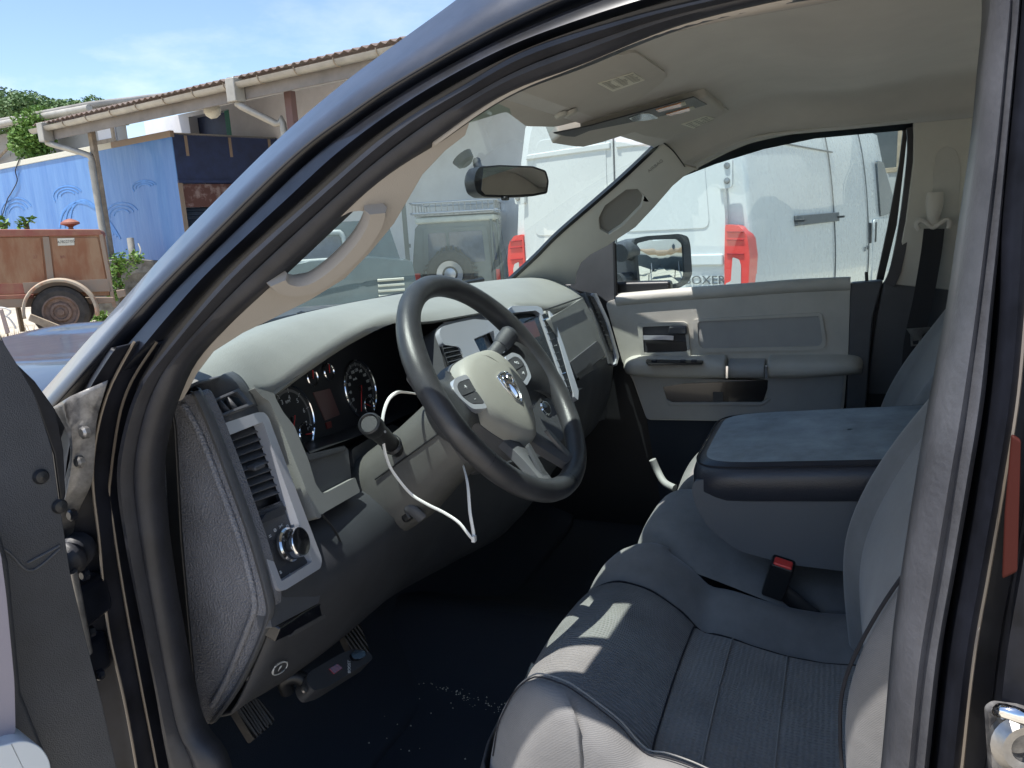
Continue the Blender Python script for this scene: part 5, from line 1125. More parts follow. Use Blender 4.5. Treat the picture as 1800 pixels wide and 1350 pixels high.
tube('window_frame',rnd([Q(.44,-.1,1.18),Q(.44,-.06,1.56),Q(.44,.62,1.56),Q(.44,.70,1.18)],.08),.035,M('pale window frame',(.4,.43,.42),.5),pk2,40,8,closed=True)
panel('cab_window',[Q(.46,a,b) for a,b in ((-.05,1.2),(-.02,1.5),(.58,1.5),(.64,1.2))],plane(Q(.46,0,1.3),-al),.01,m_win,pk2,.002,raw=True)
for i in range(5): tube('grille_bar',[Q(-.44,-.80+.0*i,.62+.07*i),Q(-.44,-.45,.62+.07*i)],.018,m_odl,pk2,4,6)
for l in (.1,1.5):
    for s in (-1,1): lathe('wheel',[(0,-.1),(.34,-.1),(.37,0),(.34,.1),(.2,.1),(0,.06)],Q(l,s*.86,.37),aw*s,m_tyre,pk2,28)
bo_=D(830,330,15.5); bo2=Vector((bo_.x,bo_.y,0)); ba=math.atan2((bo_-Vector(CAM.tolist())).y,(bo_-Vector(CAM.tolist())).x)+math.radians(-10)
bus=thing('camper_bus',bo2,'large pale grey green camper bus standing behind the off-road car','bus')
al2=Vector((math.cos(ba),math.sin(ba),0)); aw2=Vector((-math.sin(ba),math.cos(ba),0))
def B(l,w_,z): return bo2+al2*l+aw2*w_+Z*z
m_bus=M('pale grey green bus paint',(.13,.155,.145),.4,coat=.3,var=(1.2,.1),rv=.05)
loft('body',[[B(l,a,b) for a,b in ((-3.2,.5),(-3.2,3.1),(-3.0,3.45),(-2.6,3.6),(1.0,3.6),(1.3,3.45),(1.5,3.1),(1.5,.5))] for l in (0,.03,2.2,2.4)],m_bus,bus,cu=True,cap=True,sharp=40)
bpln=plane(B(0,0,2),-al2)
panel('side_stripe',[B(0,a,b) for a,b in ((-3.1,1.18),(-3.1,1.26),(1.4,1.26),(1.4,1.18))],bpln,.03,m_od,bus,.005,raw=True,lift=.02)
for k in range(2):
    x0=-2.3+1.6*k
    f_=panel('window_frame',[B(0,a,b) for a,b in ((x0,1.75),(x0,2.65),(x0+1.3,2.65),(x0+1.3,1.75))],bpln,.03,m_od,bus,.008,raw=True,lift=.02,r=.12)
    panel('pane',[B(0,a,b) for a,b in ((x0+.06,1.81),(x0+.06,2.59),(x0+1.24,2.59),(x0+1.24,1.81))],bpln,.01,M('hazy bus window',(.20,.24,.24),.15,coat=.6) if k==0 else bpy.data.materials['hazy bus window'],f_,.002,raw=True,lift=.03,r=.08)
tube('roof_rail',[B(-.02,-3.0,3.40),B(-.02,1.3,3.40)],.03,m_odl,bus,10,8)
for l,w_ in ((.4,-2.3),(.4,.8)): lathe('wheel',[(0,-.14),(.42,-.14),(.46,0),(.42,.14),(.24,.14),(0,.1)],B(.15,w_,.46),-al2,m_tyre,bus,28)
# ---- grey building behind the van with a small window ----
g0=D(1600,300,17); g_o=Vector((g0.x,g0.y,0)); 
gb_=thing('grey_building',g_o,'tall grey rendered building behind the white van with one small dark window','building')
gn=Vector((-1,.25,0)).normalized(); gw=Vector((.25,1,0)).normalized()
def G(w_,z,d=0): return g_o+gw*w_+Z*z+gn*d
gpl=plane(G(0,3),gn)
w0,w1=-.38,.55
panel('wall',[G(-16,0),G(-16,7),G(5.5,7),G(5.5,0)],gpl,.4,m_wallg,gb_,.01,raw=True,holes=[[G(w0+.62,2.25),G(w0+.62,3.3),G(w1+.45,3.3),G(w1+.45,2.25)]])
wf=panel('window',[G(w0+.56,2.19),G(w0+.56,3.36),G(w1+.51,3.36),G(w1+.51,2.19)],gpl,.08,m_wood,gb_,.01,raw=True,lift=.03,holes=[[G(w0+.66,2.29),G(w0+.66,3.26),G(w1+.41,3.26),G(w1+.41,2.29)]])
panel('pane',[G(w0+.6,2.2),G(w0+.6,3.3),G(w1+.5,3.3),G(w1+.5,2.2)],off(gpl,-.1),.02,m_darkglass,wf,0,raw=True)
panel('roof_edge',[G(-16,7),G(-16,7.25),G(5.7,7.25),G(5.7,7)],gpl,1.0,m_roofg,gb_,.01,raw=True,lift=.3)
# ---- warehouse on the left ----
ZE=4.1
e0=P(70,225,z=ZE); e1=P(690,83,z=ZE); ed=(e1-e0); ed.z=0; el_=ed.length; ed.normalize(); en=Vector((ed.y,-ed.x,0)) 
if en.dot(Vector(CAM.tolist())-e0)<0: en=-en
wh_o=Vector((e0.x,e0.y,0))
wb=thing('warehouse',wh_o,'white walled warehouse with zinc gutter and brown sheet roof on the left','warehouse')
def W(s,z,d=0): return wh_o+ed*s+Z*(z+(ZE-5 if z>3.5 else 0))+en*d
SX=el_+.6
wpln=plane(W(0,3,-3.4),en)
def onW(a,b): return PL(a,b,wpln)
dk=[onW(a,b) for a,b in ((331,205),(334,175),(384,168),(392,232),(332,250))]
sA,sB=[(p-wh_o).dot(ed) for p in (dk[0],dk[3])]
sC=(onW(404,210)-wh_o).dot(ed)
gA,gB=[(onW(a,230)-wh_o).dot(ed) for a in (168,196)]
zA=onW(180,225).z
zD=min(dk[2].z,ZE+.45)
panel('wall',[W(-1.5,-.3,-3.4),W(-1.5,5.55,-3.4),W(SX,5.55,-3.4),W(SX,-.3,-3.4)],wpln,.3,m_wall,wb,.005,raw=True,holes=[[W(sA,1.2,-1),W(sA,1,-1)+Z*(zD-1),W(sC,1,-1)+Z*(zD-1),W(sC,1.2,-1)],[W(gA-.05,0)+Z*(zA-.35),W(gA-.05,0)+Z*(zA+.28),W(gB+.05,0)+Z*(zA+.28),W(gB+.05,0)+Z*(zA-.35)]])
panel('dark_doorway',[W(sA-.1,1.0,-1),W(sA-.1,0)+Z*zD,W(sB,0)+Z*zD,W(sB,1.0,-1)],off(wpln,-.25),.05,m_blued,wb,0,raw=True)
panel('green_shutter',[W(sB,1.0,-1),W(sB,0)+Z*zD,W(sC+.05,0)+Z*zD,W(sC+.05,1.0,-1)],off(wpln,-.10),.05,m_green,wb,.005,raw=True)
fw=panel('window',[W(gA-.1,0)+Z*(zA-.4),W(gA-.1,0)+Z*(zA+.34),W(gB+.1,0)+Z*(zA+.34),W(gB+.1,0)+Z*(zA-.4)],wpln,.06,m_wood,wb,.005,raw=True,lift=.03,holes=[[W(gA,0)+Z*(zA-.3),W(gA,0)+Z*(zA+.25),W(gB,0)+Z*(zA+.25),W(gB,0)+Z*(zA-.3)]])
panel('shutter_pane',[W(gA-.05,0)+Z*(zA-.35),W(gA-.05,0)+Z*(zA+.3),W(gB+.05,0)+Z*(zA+.3),W(gB+.05,0)+Z*(zA-.35)],off(wpln,-.08),.03,m_green,fw,0,raw=True)
# roof: slope up from the gutter
rows=[[W(s,5.05+k*.60*3.2,.08-k*6.5) for k in (0,.33,.66,1)] for s in np.linspace(-.05,SX,30)]
rise=.78
rows=[]
for s in np.linspace(-.08,SX,int(SX/.045)):
    rows.append([W(s,5.06+k*rise+.022*math.sin(s*6.283/.18),.10-k*3.6) for k in (0,.5,1)])
rfo=loft('roof',rows,m_tile,wb,sharp=None,th=.01)
for i in range(int(SX/.18)):
    tube('sheet_edge',[W(-.08+i*.18+.045,5.09+rise,-3.45),W(-.08+i*.18+.13,5.085+rise,-3.45)],.028,m_wall,rfo,4,6) if i<95 else None
rows=[[W(s,5.75+k*.9,-3.6-k*4) for k in (0,1)] for s in (-3.2,SX)]
loft('upper_roof',rows,m_roofg,wb,th=.15)
panel('fascia',[W(-.05,4.72),W(-.05,5.02),W(SX,5.02),W(SX,4.72)],plane(W(0,4.8,-.02),en),.04,M('grey eave board',(.24,.22,.20),.8,var=(2,.2)),wb,.004,raw=True)
gt=sweep('gutter',[W(-.12,4.97,.10),W(SX,4.97,.10)],[(-.085,.0),(-.07,-.05),(-.03,-.085),(.03,-.085),(.07,-.05),(.085,0),(.075,0),(.06,-.045),(.02,-.075),(-.02,-.075),(-.06,-.045),(-.075,0)],m_gutter,wb,8,ax=Z)
for i in range(int(SX/.85)):
    s=.4+i*.85
    if i<60: tube('gutter_bracket',[W(s,4.99,.195),W(s,4.93,.18),W(s,4.885,.12),W(s,4.885,.05)],.011,m_wood,gt,10,6)
def downpipe(s,ztop,par=wb):
    bx=rbox('hopper',W(s,4.86,.10),(.22,.22,.38),m_gutter,par,.02,Matrix.Rotation(math.atan2(ed.y,ed.x),3,'Z'))
    return bx
post0=(P(152,235,y=None,z=4.75) if False else None)
def sAt(a,b,d): 
    pl=plane(W(0,3,d),en); return (PL(a,b,pl)-wh_o).dot(ed)
s1=sAt(80,235,.1); downpipe(s1,5)
sp=sAt(155,245,-.25)
tube('downpipe',[W(s1,4.66,.10),W(s1+.15,4.60,.05),W(sp-.1,4.36,-.2),W(sp,4.25,-.25),W(sp,4.0,-.25)],.06,m_gutter,wb,40,10)
tube('downpipe',[W(sp,4.2,-.25),W(sp,-.2,-.25)],.075,m_gutter,wb,6,10)
rbox('eave_post',W(sp,1.9,-.34),(.14,.10,4.0),m_wood,wb,.01,Matrix.Rotation(math.atan2(ed.y,ed.x),3,'Z'))
s2=sAt(415,170,.1); downpipe(s2,5); sq=sAt(500,200,-.35)
tube('downpipe',[W(s2,4.66,.10),W(s2+.1,4.58,.05),W(sq-.15,4.30,-.3),W(sq-.06,4.2,-.35),W(sq-.06,1,-.35)],.06,m_gutter,wb,40,10)
rbox('eave_post',W(sq+.12,1.9,-.4),(.16,.12,4.0),M('brown painted post',(.17,.10,.09),.7),wb,.01,Matrix.Rotation(math.atan2(ed.y,ed.x),3,'Z'))
lc=PL(372,192,plane(W(0,4,-.45),en)); lo_=lathe('flood_lamp',[(0,-.16),(.09,-.13),(.15,-.02),(.15,.06),(.10,.14),(0,.17)],lc,(.3,-.3,-.9),m_label,wb,20)
# second grey shed behind, left
e2=P(-60,225,z=5.2); e3=P(150,186,z=5.2)
if True:
    d2=(e3-e2); d2.z=0; SH=d2.length+.3; d2.normalize(); n2=Vector((d2.y,-d2.x,0)); n2=n2 if n2.dot(Vector(CAM.tolist())-e2)>0 else -n2
    so2=Vector((e2.x,e2.y,0)); sh=thing('grey_shed',so2,'long grey shed with pale roof behind the leafy bush at the far left','shed')
    def H(s,z,d=0): return so2+d2*s+Z*z+n2*d
    pn=plane(H(0,2,-.6),n2)
    panel('wall',[H(-6,-.3,-.6),H(-6,5.0,-.6),H(SH,5.0,-.6),H(SH,-.3,-.6)],pn,.3,m_wallg,sh,.005,raw=True)
    loft('roof',[[H(s,5.2,.1),H(s,5.95,-3.5)] for s in (-6,SH)],m_roofg,sh,th=.12)
    sweep('gutter',[H(-6,5.1,.12),H(SH,5.1,.12)],circ(.09,10),m_gutter,sh,8,ax=Z)
    for i in range(3): tube('eave_bracket',[H(-1+i*2,4.9,.05),H(-4+i*2,4.2,-.55)],.04,m_wood,sh,4,6)
# ---- blue box trailer ----
c0=P(-90,309,z=3.75); c1=P(300,232,z=3.75); cdv=(c1-c0); cdv.z=0; CLn=cdv.length; cdv.normalize(); cn=Vector((cdv.y,-cdv.x,0)); cn=cn if cn.dot(Vector(CAM.tolist())-c0)>0 else -cn
co=Vector((c1.x,c1.y,0)); bt_=thing('box_trailer',co,'blue tarpaulin box trailer with white top rail and dark open rear end','trailer')
def X_(s,z,d=0): return co-cdv*s+Z*(z*.962)+cn*d    # s from the rear corner forwards (to the left)
cpl=plane(X_(0,2.5),cn)
panel('side_curtain',[X_(0,1.0),X_(0,3.82),X_(CLn,3.82),X_(CLn,1.0)],cpl,.05,m_blue,bt_,.01,raw=True)
panel('top_rail',[X_(2.2,3.80),X_(2.2,3.93),X_(CLn,3.93),X_(CLn,3.80)],cpl,.09,m_label,bt_,.01,raw=True,lift=.03)
panel('top_rail',[X_(-.02,3.80),X_(-.02,3.93),X_(2.2,3.93),X_(2.2,3.80)],cpl,.09,m_beam,bt_,.01,raw=True,lift=.03)
m_wave=M('darker blue curtain print',(.085,.24,.56),.5,var=(3,.2))
def cuv(a,b): p=PL(a,b,cpl); return p+cn*.008
cu_=bpy.data.objects['side_curtain']
for k in range(3):
    pts=[(118+3*k,395-k*14+0),(135,352-k*9),(165,340-k*6),(200,350-k*4),(232,385-k*3),(250,420)]
    pts=[(105+9*k,400),(112+8*k,372-3*k),(135+6*k,356-2*k),(160+5*k,362+2*k),(185+5*k,385+4*k),(200+6*k,412+4*k)]
    tube('curtain_print',[cuv(a,b) for a,b in pts],.035-.003*k,m_wave,cu_,30,6,ry=.004,ax=cn)
rnd_=random.Random(3)
for bx,by,rx,ry in ((120,345,26,20),(215,380,30,26),(30,375,28,30),(255,330,22,14)):
    for k in range(3):
        pts=[cuv(bx+rx*(1-.25*k)*math.cos(t),by+ry*(1-.25*k)*math.sin(t)*.9) for t in np.linspace(2.6+.3*k,5.8,10)]
        tube('curtain_print',pts,.018,m_wave,cu_,24,6,ry=.003,ax=cn)
# end: perpendicular
cr2=P(487,241,z=3.75); wid=max(2.3,min(3.2,abs((Vector((cr2.x,cr2.y,0))-co).length)))
epl=plane(X_(-.01,2.5),cdv)
def Y_(w_,z,d=0): return co-cn*w_+Z*z+cdv*d
en_dir=(Vector((cr2.x,cr2.y,0))-co).normalized()
def Y_(w_,z,d=0): return co+en_dir*w_+Z*(z*.962)+cdv*d
nE=Vector((en_dir.y,-en_dir.x,0)); nE=nE if nE.dot(Vector(CAM.tolist())-co)>0 else -nE
epl=plane(Y_(0,2.5),nE); WD=(Vector((cr2.x,cr2.y,0))-co).length
panel('end_header',[Y_(0,2.85),Y_(0,3.88),Y_(WD,3.88),Y_(WD,2.85)],epl,.10,m_blued,bt_,.02,raw=True)
for f in (.12,.52,.91): panel('header_strap',[Y_(WD*f-.03,3.42),Y_(WD*f-.03,3.84),Y_(WD*f+.03,3.84),Y_(WD*f+.03,3.42)],epl,.02,m_beam,bt_,.003,raw=True,lift=.015)
panel('header_rail',[Y_(0,2.86),Y_(0,2.92),Y_(WD,2.92),Y_(WD,2.86)],epl,.06,m_blued,bt_,.006,raw=True,lift=.04)
panel('rusty_band',[Y_(.05,2.35),Y_(.05,2.84),Y_(WD,2.84),Y_(WD,2.35)],off(epl,-.05),.04,M('rust streaked brown panel',(.13,.06,.05),.8,var=(4,.3,.5,.62),col2=(.30,.22,.20)),bt_,.004,raw=True)
panel('inner_board',[Y_(.08,1.0),Y_(.08,2.35),Y_(WD,2.35),Y_(WD,1.0)],off(epl,-.25),.04,M('dark blue grey boards',(.03,.05,.085),.6,bump=(4,1,.03,'wavez'),var=(6,.4)),bt_,0,raw=True)
panel('end_post',[Y_(0,.9),Y_(0,2.86),Y_(.10,2.86),Y_(.10,.9)],epl,.08,m_beam,bt_,.006,raw=True)
panel('end_post',[Y_(WD-.1,.9),Y_(WD-.1,2.86),Y_(WD,2.86),Y_(WD,.9)],epl,.08,m_beam,bt_,.006,raw=True)
tube('leaning_bar',[Y_(1.02,2.38,0)+nE*.05,Y_(1.25,1.2,0)+nE*.05],.05,m_wood,bt_,4,6)
rr_=[X_(0,1.0,-.03),X_(CLn,1.0,-.03),X_(CLn,3.85,-.03),X_(0,3.85,-.03)]
loft('roof',[[X_(s,3.87,0),X_(s,3.87,0)+en_dir*WD*.98] for s in (0,CLn)],m_roofg,bt_,th=.04)
loft('chassis',[[X_(s,.98,-.3),X_(s,.80,-.3),X_(s,.80,-2.0),X_(s,.98,-2.0)] for s in (.2,CLn)],m_black,bt_,cu=True,cap=True)
for s in (1.6,2.8,4.0): lathe('wheel',[(0,-.14),(.46,-.14),(.5,0),(.46,.14),(.28,.14),(0,.1)],X_(s,.5,-.35),cn,m_tyre,bt_,28)
# hanging cable on the curtain
cb_=tube('hanging_cable',[cuv(a,b)+cn*.03 for a,b in ((38,278),(30,300),(33,318),(22,340),(16,350),(8,375),(2,382),(-8,384))],.012,m_black,None,50,6); tag(cb_,'thin black cable trailing down the blue trailer side','cable')
# ---- rusty generator trailer ----
gd=11.2; gp0=D(105,560,gd); gn_=-Vector((gp0.x-CAM[0]+.9,gp0.y-CAM[1]-.9,0)).normalized(); go=Vector((gp0.x,gp0.y,ground_z(gp0.x,gp0.y)))
gpl_=plane(gp0,gn_); gen=thing('generator_trailer',go,'rusty orange compressor trailer with one wheel and arched mudguard in dry grass','trailer')
bx=panel('body',[(-150,412),(176,406),(180,430),(194,520),(-150,524)],gpl_,1.3,m_rust,gen,.015,lift=0)
panel('lid',[(-155,403),(0,403),(174,403),(178,408),(179,414),(-155,419)],gpl_,1.36,m_rust2,gen,.02,lift=.03,seg=3)
for a in (80,): panel('door_post',[(a-5,416),(a+6,416),(a+16,497),(a+4,497)],gpl_,.03,m_beam,bx,.005,lift=.02)
for l in ([(-60,500),(-60,418),(72,418),(80,498)],[(90,418),(172,418),(186,490),(98,495)]): 
    panel('door_panel',l,gpl_,.02,m_rust,bx,.008,lift=.015,r=.03)
panel('corner_post',[(174,412),(181,412),(205,540),(198,540)],gpl_,.05,m_beam,gen,.006,lift=.03)
panel('skirt',[(40,497),(192,490),(197,512),(44,516)],gpl_,.04,m_beam,gen,.006,lift=.03)
panel('skirt',[(-150,502),(40,498),(44,516),(-150,520)],gpl_,.04,m_rust2,gen,.006,lift=.025)
panel('frame_rail',[(-150,526),(40,522),(200,522),(202,532),(40,540),(-150,545)],gpl_,.12,m_beam,gen,.01,lift=.05)
panel('frame_rail',[(-150,522),(60,517),(60,524),(-150,530)],gpl_,.06,m_rust2,gen,.006,lift=.06)
pl_=off(gpl_,.017); panel('number_plate',[(101,419),(131,418),(131,431),(102,432)],pl_,.008,m_label,gen,.002,lift=.012)
text('plate_number','A78227/05',PL(116,425,off(pl_,.0125)),Matrix((gpl_['u'],gpl_['v'],gpl_['n'])).transposed()@Matrix.Rotation(math.radians(1),3,'Z'),.055,m_black,gen,.001,sx=.9)
text('faded_letters','27',PL(62,452,off(gpl_,.022)),Matrix((gpl_['u'],gpl_['v'],gpl_['n'])).transposed(),.06,m_rust2,gen,.001)
text('faded_letters','5A',PL(110,452,off(gpl_,.022)),Matrix((gpl_['u'],gpl_['v'],gpl_['n'])).transposed(),.06,m_rust2,gen,.001)
wc=PL(108,548,off(gpl_,.18)); gw_=lathe('wheel',[(0,-.09),(.33,-.09),(.37,-.05),(.375,.0),(.36,.06),(.30,.09),(.235,.085),(.22,.03),(0,.03)],wc,gn_,m_tyre,gen,44)
lathe('rim',[(0,.03),(.225,.03),(.235,.09),(.215,.095),(.19,.05),(.15,.045),(.13,.075),(.10,.08),(.09,.055),(.05,.06),(.045,.10),(0,.105)],wc,gn_,M('rusty brown wheel rim',(.19,.13,.10),.75,var=(12,.35)),gw_,36)
lathe('wheel',[(0,-.09),(.33,-.09),(.37,-.05),(.375,.0),(.36,.06),(.30,.09),(.235,.085),(.22,.03),(0,.03)],wc-gn_*1.25,gn_,m_tyre,gen,30)
rows=[]
for t in np.linspace(math.radians(-12),math.radians(186),30):
    c=wc+(gpl_['u']*math.cos(t)+gpl_['v']*math.sin(t))*.46+gpl_['v']*.0
    o2=(gpl_['u']*math.cos(t)+gpl_['v']*math.sin(t))
    rows.append([c-o2*.03+gn_*.12,c+gn_*.115,c+gn_*.05+o2*.012,c-gn_*.10+o2*.012])
loft('mudguard',rows,M('pale rusted mudguard',(.42,.36,.28),.6,var=(4,.3,.5,.65),col2=(.40,.20,.12)),gen,th=.015)
panel('jockey_box',[(204,510),(219,508),(222,520),(208,524)],gpl_,.12,m_beam,gen,.008,lift=.08)
capo=PL(125,403,off(gpl_,-.35)); cpt=lathe('exhaust_cap',[(0,-.03),(.045,-.03),(.03,.03),(.05,.045),(.13,.075),(.125,.10),(.07,.135),(.025,.15),(0,.155)],capo,(0,0,1),m_rust2,gen,24)
# timber leaning on the wheel, plank and wire
tube_=panel('timber_plank',[PL(a,b,off(gpl_,.45)) for a,b in ((53,552),(118,578),(115,592),(49,563))],off(gpl_,.45),.10,m_wood,None,.01,raw=True); tag(tube_,'weathered timber plank propped against the trailer wheel','plank')
t2=panel('timber_plank',[PL(a,b,off(gpl_,.6)) for a,b in ((-2,545),(4,543),(17,585),(10,588))],off(gpl_,.6),.05,M('pale peeled board',(.45,.36,.32),.85),None,.006,raw=True); tag(t2,'short pale board standing in the dry grass at the left edge','plank')
for k,l in enumerate(([(-20,542),(5,541),(18,546),(16,552),(8,556)],[(2,553),(14,558),(24,570),(28,578)])):
    w_=tube('bent_wire',[PL(a,b,off(gpl_,.3)) for a,b in l],.012,m_white,None,24,6); tag(w_,('looped pale wire end lying over the trailer frame','pale wire arching down into the dry grass')[k],'wire',)
# ---- stone wall, bollard post ----
wz=gd+4.5
sw_=D(190,470,wz); sn=gn_; spl=plane(sw_,sn)
stw=panel('stone_wall',[(150,462),(180,458),(238,455),(300,460),(380,455),(380,570),(150,580)],spl,.5,m_stone,None,.04); tag(stw,'rough grey stone wall below the blue trailer with green creeper','wall')
bol=tube('metal_post',[D(234,455,wz-.3),D(229,419,wz-.3)],.065,m_gutter,None,6,14); tag(bol,'short grey metal post standing on the stone wall','post')
wr_=tube('bent_wire',[D(a,b,wz-.35) for a,b in ((236,455),(243,450),(247,440),(243,428))],.012,m_label,None,16,6); tag(wr_,'thin looped wire beside the short metal post','wire')
# ---- vegetation ----
def leaves(name,blobs,n,size,m,parent=None,seed=1,flat=.6):
    rg=random.Random(seed); vs=[];fs=[]
    for _ in range(n):
        c,r=rg.choice(blobs); 
        d=Vector((rg.gauss(0,1),rg.gauss(0,1),rg.gauss(0,1))).normalized()*(rg.random()**.45)
        p=Vector(c)+Vector((d.x*r[0],d.y*r[1],d.z*r[2]))
        if noise.noise(p*1.7/max(r))<-.22: continue
        a=Vector((rg.gauss(0,1),rg.gauss(0,1),rg.gauss(0,.6))).normalized(); b=a.cross(Vector((rg.gauss(0,1),rg.gauss(0,1),rg.gauss(0,1)))).normalized()
        s=size*rg.uniform(.6,1.3); k=len(vs)
        vs+= [p-a*s,p+b*s*.45,p+a*s,p-b*s*.45]; fs.append((k,k+1,k+2,k+3))
    return mk(name,vs,fs,m,parent,False)
def tree(px,py,dep,h,w_,nm,label,seed,m=m_leafd,n=9000,group='trees on the skyline'):
    top=D(px,py,dep); base=Vector((top.x,top.y,0)); t=thing('tree',base,label,'tree',group)
    rg=random.Random(seed); H_=top.z+.15
    tube('trunk',[base,base+Vector((.2,.1,H_*.4)),base+Vector((0,.2,H_*.8))],.28,m_bark,t,10,8,scale=lambda u:1-.7*u)
    bl=[]
    for _ in range(11):
        a=rg.uniform(0,6.28); rr=rg.uniform(0,.75)*w_; z=H_*rg.uniform(.45,.9)
        r=w_*rg.uniform(.28,.45)
        if _<5: a=6.28*_/5; rr=.35*w_*(_>0); z=H_-r*.8-(.25*w_*(_>0)*rg.random())
        z=min(z,H_-r*.8);
        bl.append((base+Vector((rr*math.cos(a),rr*math.sin(a),z)),(r,r,r*.8)))
    for _ in range(4):
        b=bl[_][0]; tube('branch',[base+Vector((0,0,H_*.4)),b],.09,m_bark,t,6,6,scale=lambda u:1-.6*u)
    leaves('crown',bl,16000,.11,m,t,seed)
tree(8,160,38,6,3.4,'','dense round green tree at the far left of the skyline',1)
tree(38,172,36,6,2.6,'','bushy tree second from the left above the grey shed',2)
tree(78,176,40,6,2.6,'','small dark tree in the middle of the skyline row',3)
tree(118,178,44,6,3.2,'','broad low tree on the skyline right of the middle',4)
tree(160,172,46,6,2.2,'','small tree at the right end of the skyline row over the roof',5)
def bushy(nm,label,cat,px,dep,n,size,m,seed):
    base=D(px[0][0],px[0][1],dep); b0=Vector((base.x,base.y,ground_z(base.x,base.y))); t=thing(nm,b0,label,cat)
    bl=[(D(a,b,dep),(r,r,r)) for a,b,r in px]
    tube('stem',[b0,D(px[0][0],px[0][1],dep)],.04,m_bark,t,6,6)
    leaves('foliage',bl,n,size,m,t,seed)
bushy('leafy_bush','bright green leafy bush between the grey shed and the warehouse gutter','bush',[(50,262,.5),(58,232,.6),(72,218,.5),(44,245,.4),(66,250,.5)],21,5200,.07,m_leaf,11)
bushy('creeper','bright green creeper hanging over the stone wall','creeper',[(205,462,.22),(198,480,.16),(215,475,.2),(222,458,.25),(205,500,.14),(200,520,.12),(240,452,.15)],wz-.35,900,.05,m_leaf,12)
bushy('thin_weed','thin weed with pale leaves growing behind the rusty trailer lid at left','weed',[(4,392,.10),(6,402,.10),(3,384,.06)],gd+1.6,60,.06,m_leaf,13)
bushy('thin_weed','thin arching weed rising between the lid and the exhaust cap','weed',[(45,388,.10),(38,395,.08),(55,387,.06)],gd+1.6,60,.06,m_leaf,14)
bushy('wall_weed','low green weed at the foot of the stone wall beside the trailer','weed',[(185,560,.14),(172,563,.12)],gd+2,300,.05,m_leaf,15)
# dry grass
rg=random.Random(5); vs=[];fs=[]
for _ in range(26000):
    u=rg.uniform(-6.5,3.2); v=rg.uniform(-1.5,5.5)**1
    p=go+gpl_['u']*u+gn_*v*.95; 
    if v<-.4 and rg.random()<.8: continue
    z=ground_z(p.x,p.y); h=rg.uniform(.06,.30)*(1.2 if noise.noise(Vector((p.x*1.3,p.y*1.3,0)))>0 else .6)
    a=rg.uniform(0,6.28); l=Vector((math.cos(a),math.sin(a),0)); b=rg.uniform(.0,.6)*h; k=len(vs); w_=.006
    s_=Vector((-l.y,l.x,0)); q=Vector((p.x,p.y,z-.01)); vs+=[q-s_*w_,q+s_*w_,q+l*b*.4+Z*h*.6+s_*w_*.7,q+l*b+Z*h,q+l*b*.4+Z*h*.6-s_*w_*.7]
    fs.append((k,k+1,k+2,k+3,k+4))
tag(mk('dry_grass',vs,fs,m_straw,None,False),kind='stuff')
# ---- boat behind the truck, seen in the passenger mirror ----
bpos=Vector((4.9,-15.0,0)); boat=thing('motor_boat',bpos,'white motor boat on stands reflected in the passenger mirror','boat')
m_hull=M('white boat gelcoat',(.72,.72,.70),.25,coat=.6); m_anti=M('dark blue bottom paint',(.03,.05,.08),.5); m_str=M('tan boot stripe',(.45,.33,.24),.4)
def bsec(x,w_,zb,zd): return [bpos+Vector((x,-w_,zd)),bpos+Vector((x,-w_*.92,zd-.45)),bpos+Vector((x,-w_*.72,zd-.95)),bpos+Vector((x,0,zb)),bpos+Vector((x,w_*.72,zd-.95)),bpos+Vector((x,w_*.92,zd-.45)),bpos+Vector((x,w_,zd))]
loft('hull',[bsec(-4.4,.05,1.9,2.55),bsec(-3.6,.6,1.1,2.5),bsec(-2,1.15,.75,2.35),bsec(0,1.35,.65,2.2),bsec(3,1.35,.65,2.1)],m_hull,boat,cap=True)
loft('bottom',[[p+Vector((0,s,-.03)) for p,s in zip(bsec(x,w_,zb,zd)[2:5],(-.03,0,.03))] for x,w_,zb,zd in ((-3.6,.6,1.1,2.5),(-2,1.15,.75,2.35),(0,1.35,.65,2.2),(3,1.35,.65,2.1))],m_anti,boat)
loft('stripe',[[bpos+Vector((x,w_*.93+.03,zd-.48)),bpos+Vector((x,w_*.80+.04,zd-.80))] for x,w_,zd in ((-3.6,.6,2.5),(-2,1.15,2.35),(0,1.35,2.2),(3,1.35,2.1))],m_str,boat,th=.02)
loft('deck',[[bpos+Vector((x,-w_,zd)),bpos+Vector((x,-w_*.5,zd+.08)),bpos+Vector((x,w_*.5,zd+.08)),bpos+Vector((x,w_,zd))] for x,w_,zd in ((-4.4,.05,2.55),(-3.6,.6,2.5),(-2,1.15,2.35),(0,1.35,2.2),(3,1.35,2.1))],m_hull,boat,th=.02)
loft('cabin',[[bpos+Vector((x,-w_,2.3)),bpos+Vector((x,-w_*.85,h)),bpos+Vector((x,w_*.85,h)),bpos+Vector((x,w_,2.3))] for x,w_,h in ((-2,.6,2.4),(-1,.9,2.95),(.8,1.0,3.05),(1.6,1.0,3.0))],m_hull,boat,cap=True)
loft('windscreen',[[bpos+Vector((x,-w_,h0)),bpos+Vector((x,w_,h0)),bpos+Vector((x+.4,w_*.9,h0+.3)),bpos+Vector((x+.4,-w_*.9,h0+.3))] for x,w_,h0 in ((-1.75,.72,2.52),(-1.70,.72,2.52))],m_darkglass,boat,cu=True,cap=True)
for x in (-.6,.5,1.5): lathe('porthole',[(0,0),(.13,0),(.12,.02),(0,.02)],bpos+Vector((x,1.30,1.86)),(0,1,.1),m_darkglass,boat,16)
for x in (-2.5,0,2): 
    for s in (-1,1): tube('boat_stand',[bpos+Vector((x,s*1.2,0)),bpos+Vector((x,s*.7,1.1))],.05,m_steel,boat,4,6)
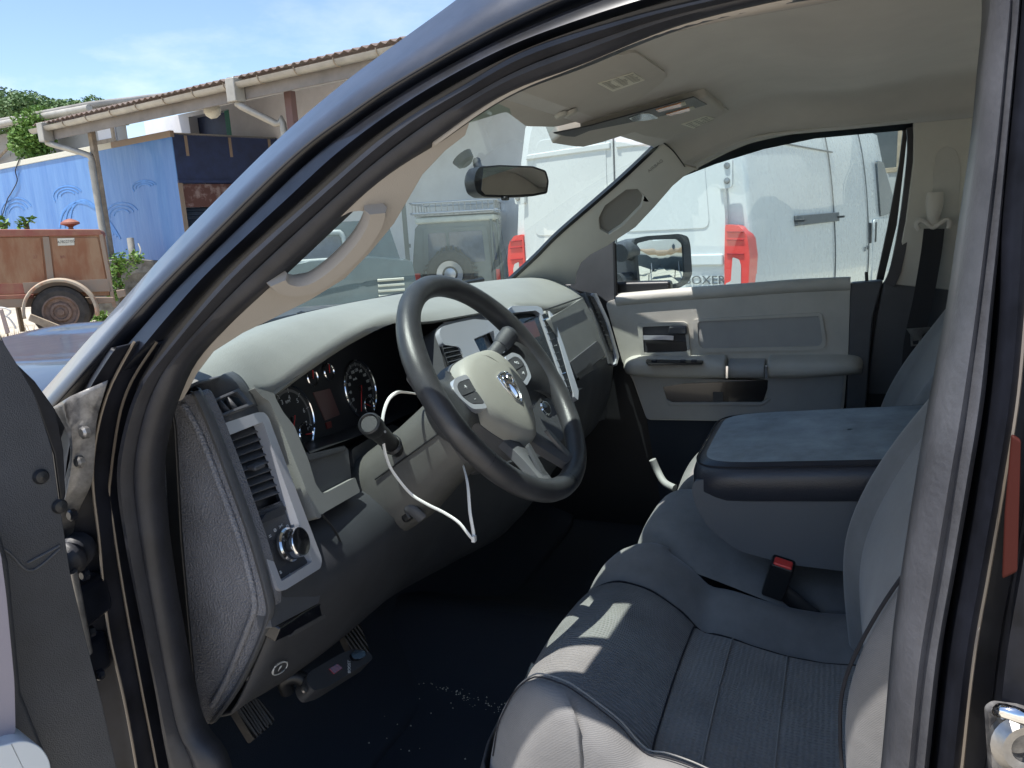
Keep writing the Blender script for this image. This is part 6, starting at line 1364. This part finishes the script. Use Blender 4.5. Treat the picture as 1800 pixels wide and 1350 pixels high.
pole=tube('flag_pole',[(3.45,-7.5,0),(3.45,-7.5,3.2)],.03,m_label,None,4,8); tag(pole,'thin pale pole in front of the boat, seen in the passenger mirror','pole')
for k,(x,y,h) in enumerate(((-2,-27,7),(4,-29,8),(10,-26,7),(16,-28,8))):
    t=thing('tree',(x,y,0),('dark tree behind the boat bow in the mirror','tall dark tree in the middle behind the boat','dark tree behind the boat stern in the mirror','dark tree farthest right behind the boat')[k],'tree','trees behind the boat')
    tube('trunk',[(x,y,0),(x,y,h*.7)],.3,m_bark,t,6,8)
    rg=random.Random(k+40); bl=[(Vector((x+rg.uniform(-2.5,2.5),y+rg.uniform(-2,2),rg.uniform(2.2,h-1.2))),(1.9,1.9,1.5)) for _ in range(9)]
    leaves('crown',bl,3500,.28,m_leafd,t,k+50)
# ---- cloud bank, far away and outside everything ----
# ---------------- sky dome with thin cloud ----------------
tcn=nt.nodes.new('ShaderNodeTexCoord'); mpn=nt.nodes.new('ShaderNodeMapping'); mpn.inputs['Scale'].default_value=(1,1,2.6)
ns=nt.nodes.new('ShaderNodeTexNoise'); ns.inputs['Scale'].default_value=2.3; ns.inputs['Detail'].default_value=9; ns.inputs['Roughness'].default_value=.58
rp_=nt.nodes.new('ShaderNodeValToRGB'); rp_.color_ramp.elements[0].position=.40; rp_.color_ramp.elements[1].position=.66
mx=nt.nodes.new('ShaderNodeMixRGB'); mx.inputs[2].default_value=(8.2,8.0,8.8,1)
nt.links.new(tcn.outputs['Generated'],mpn.inputs[0]); nt.links.new(mpn.outputs[0],ns.inputs['Vector']); nt.links.new(ns.outputs['Fac'],rp_.inputs[0])
sx=nt.nodes.new('ShaderNodeSeparateXYZ'); mr_=nt.nodes.new('ShaderNodeMapRange'); mr_.inputs[1].default_value=.34; mr_.inputs[2].default_value=.10; mr_.inputs[3].default_value=0; mr_.inputs[4].default_value=.85
mu_=nt.nodes.new('ShaderNodeMath'); mu_.operation='MULTIPLY'
nt.links.new(tcn.outputs['Generated'],sx.inputs[0]); nt.links.new(sx.outputs[2],mr_.inputs[0]); nt.links.new(mr_.outputs[0],mu_.inputs[0]); nt.links.new(rp_.outputs[0],mu_.inputs[1])
nt.links.new(mu_.outputs[0],mx.inputs[0]); nt.links.new(sk.outputs[0],mx.inputs[1]); nt.links.new(mx.outputs[0],bg.inputs[0])
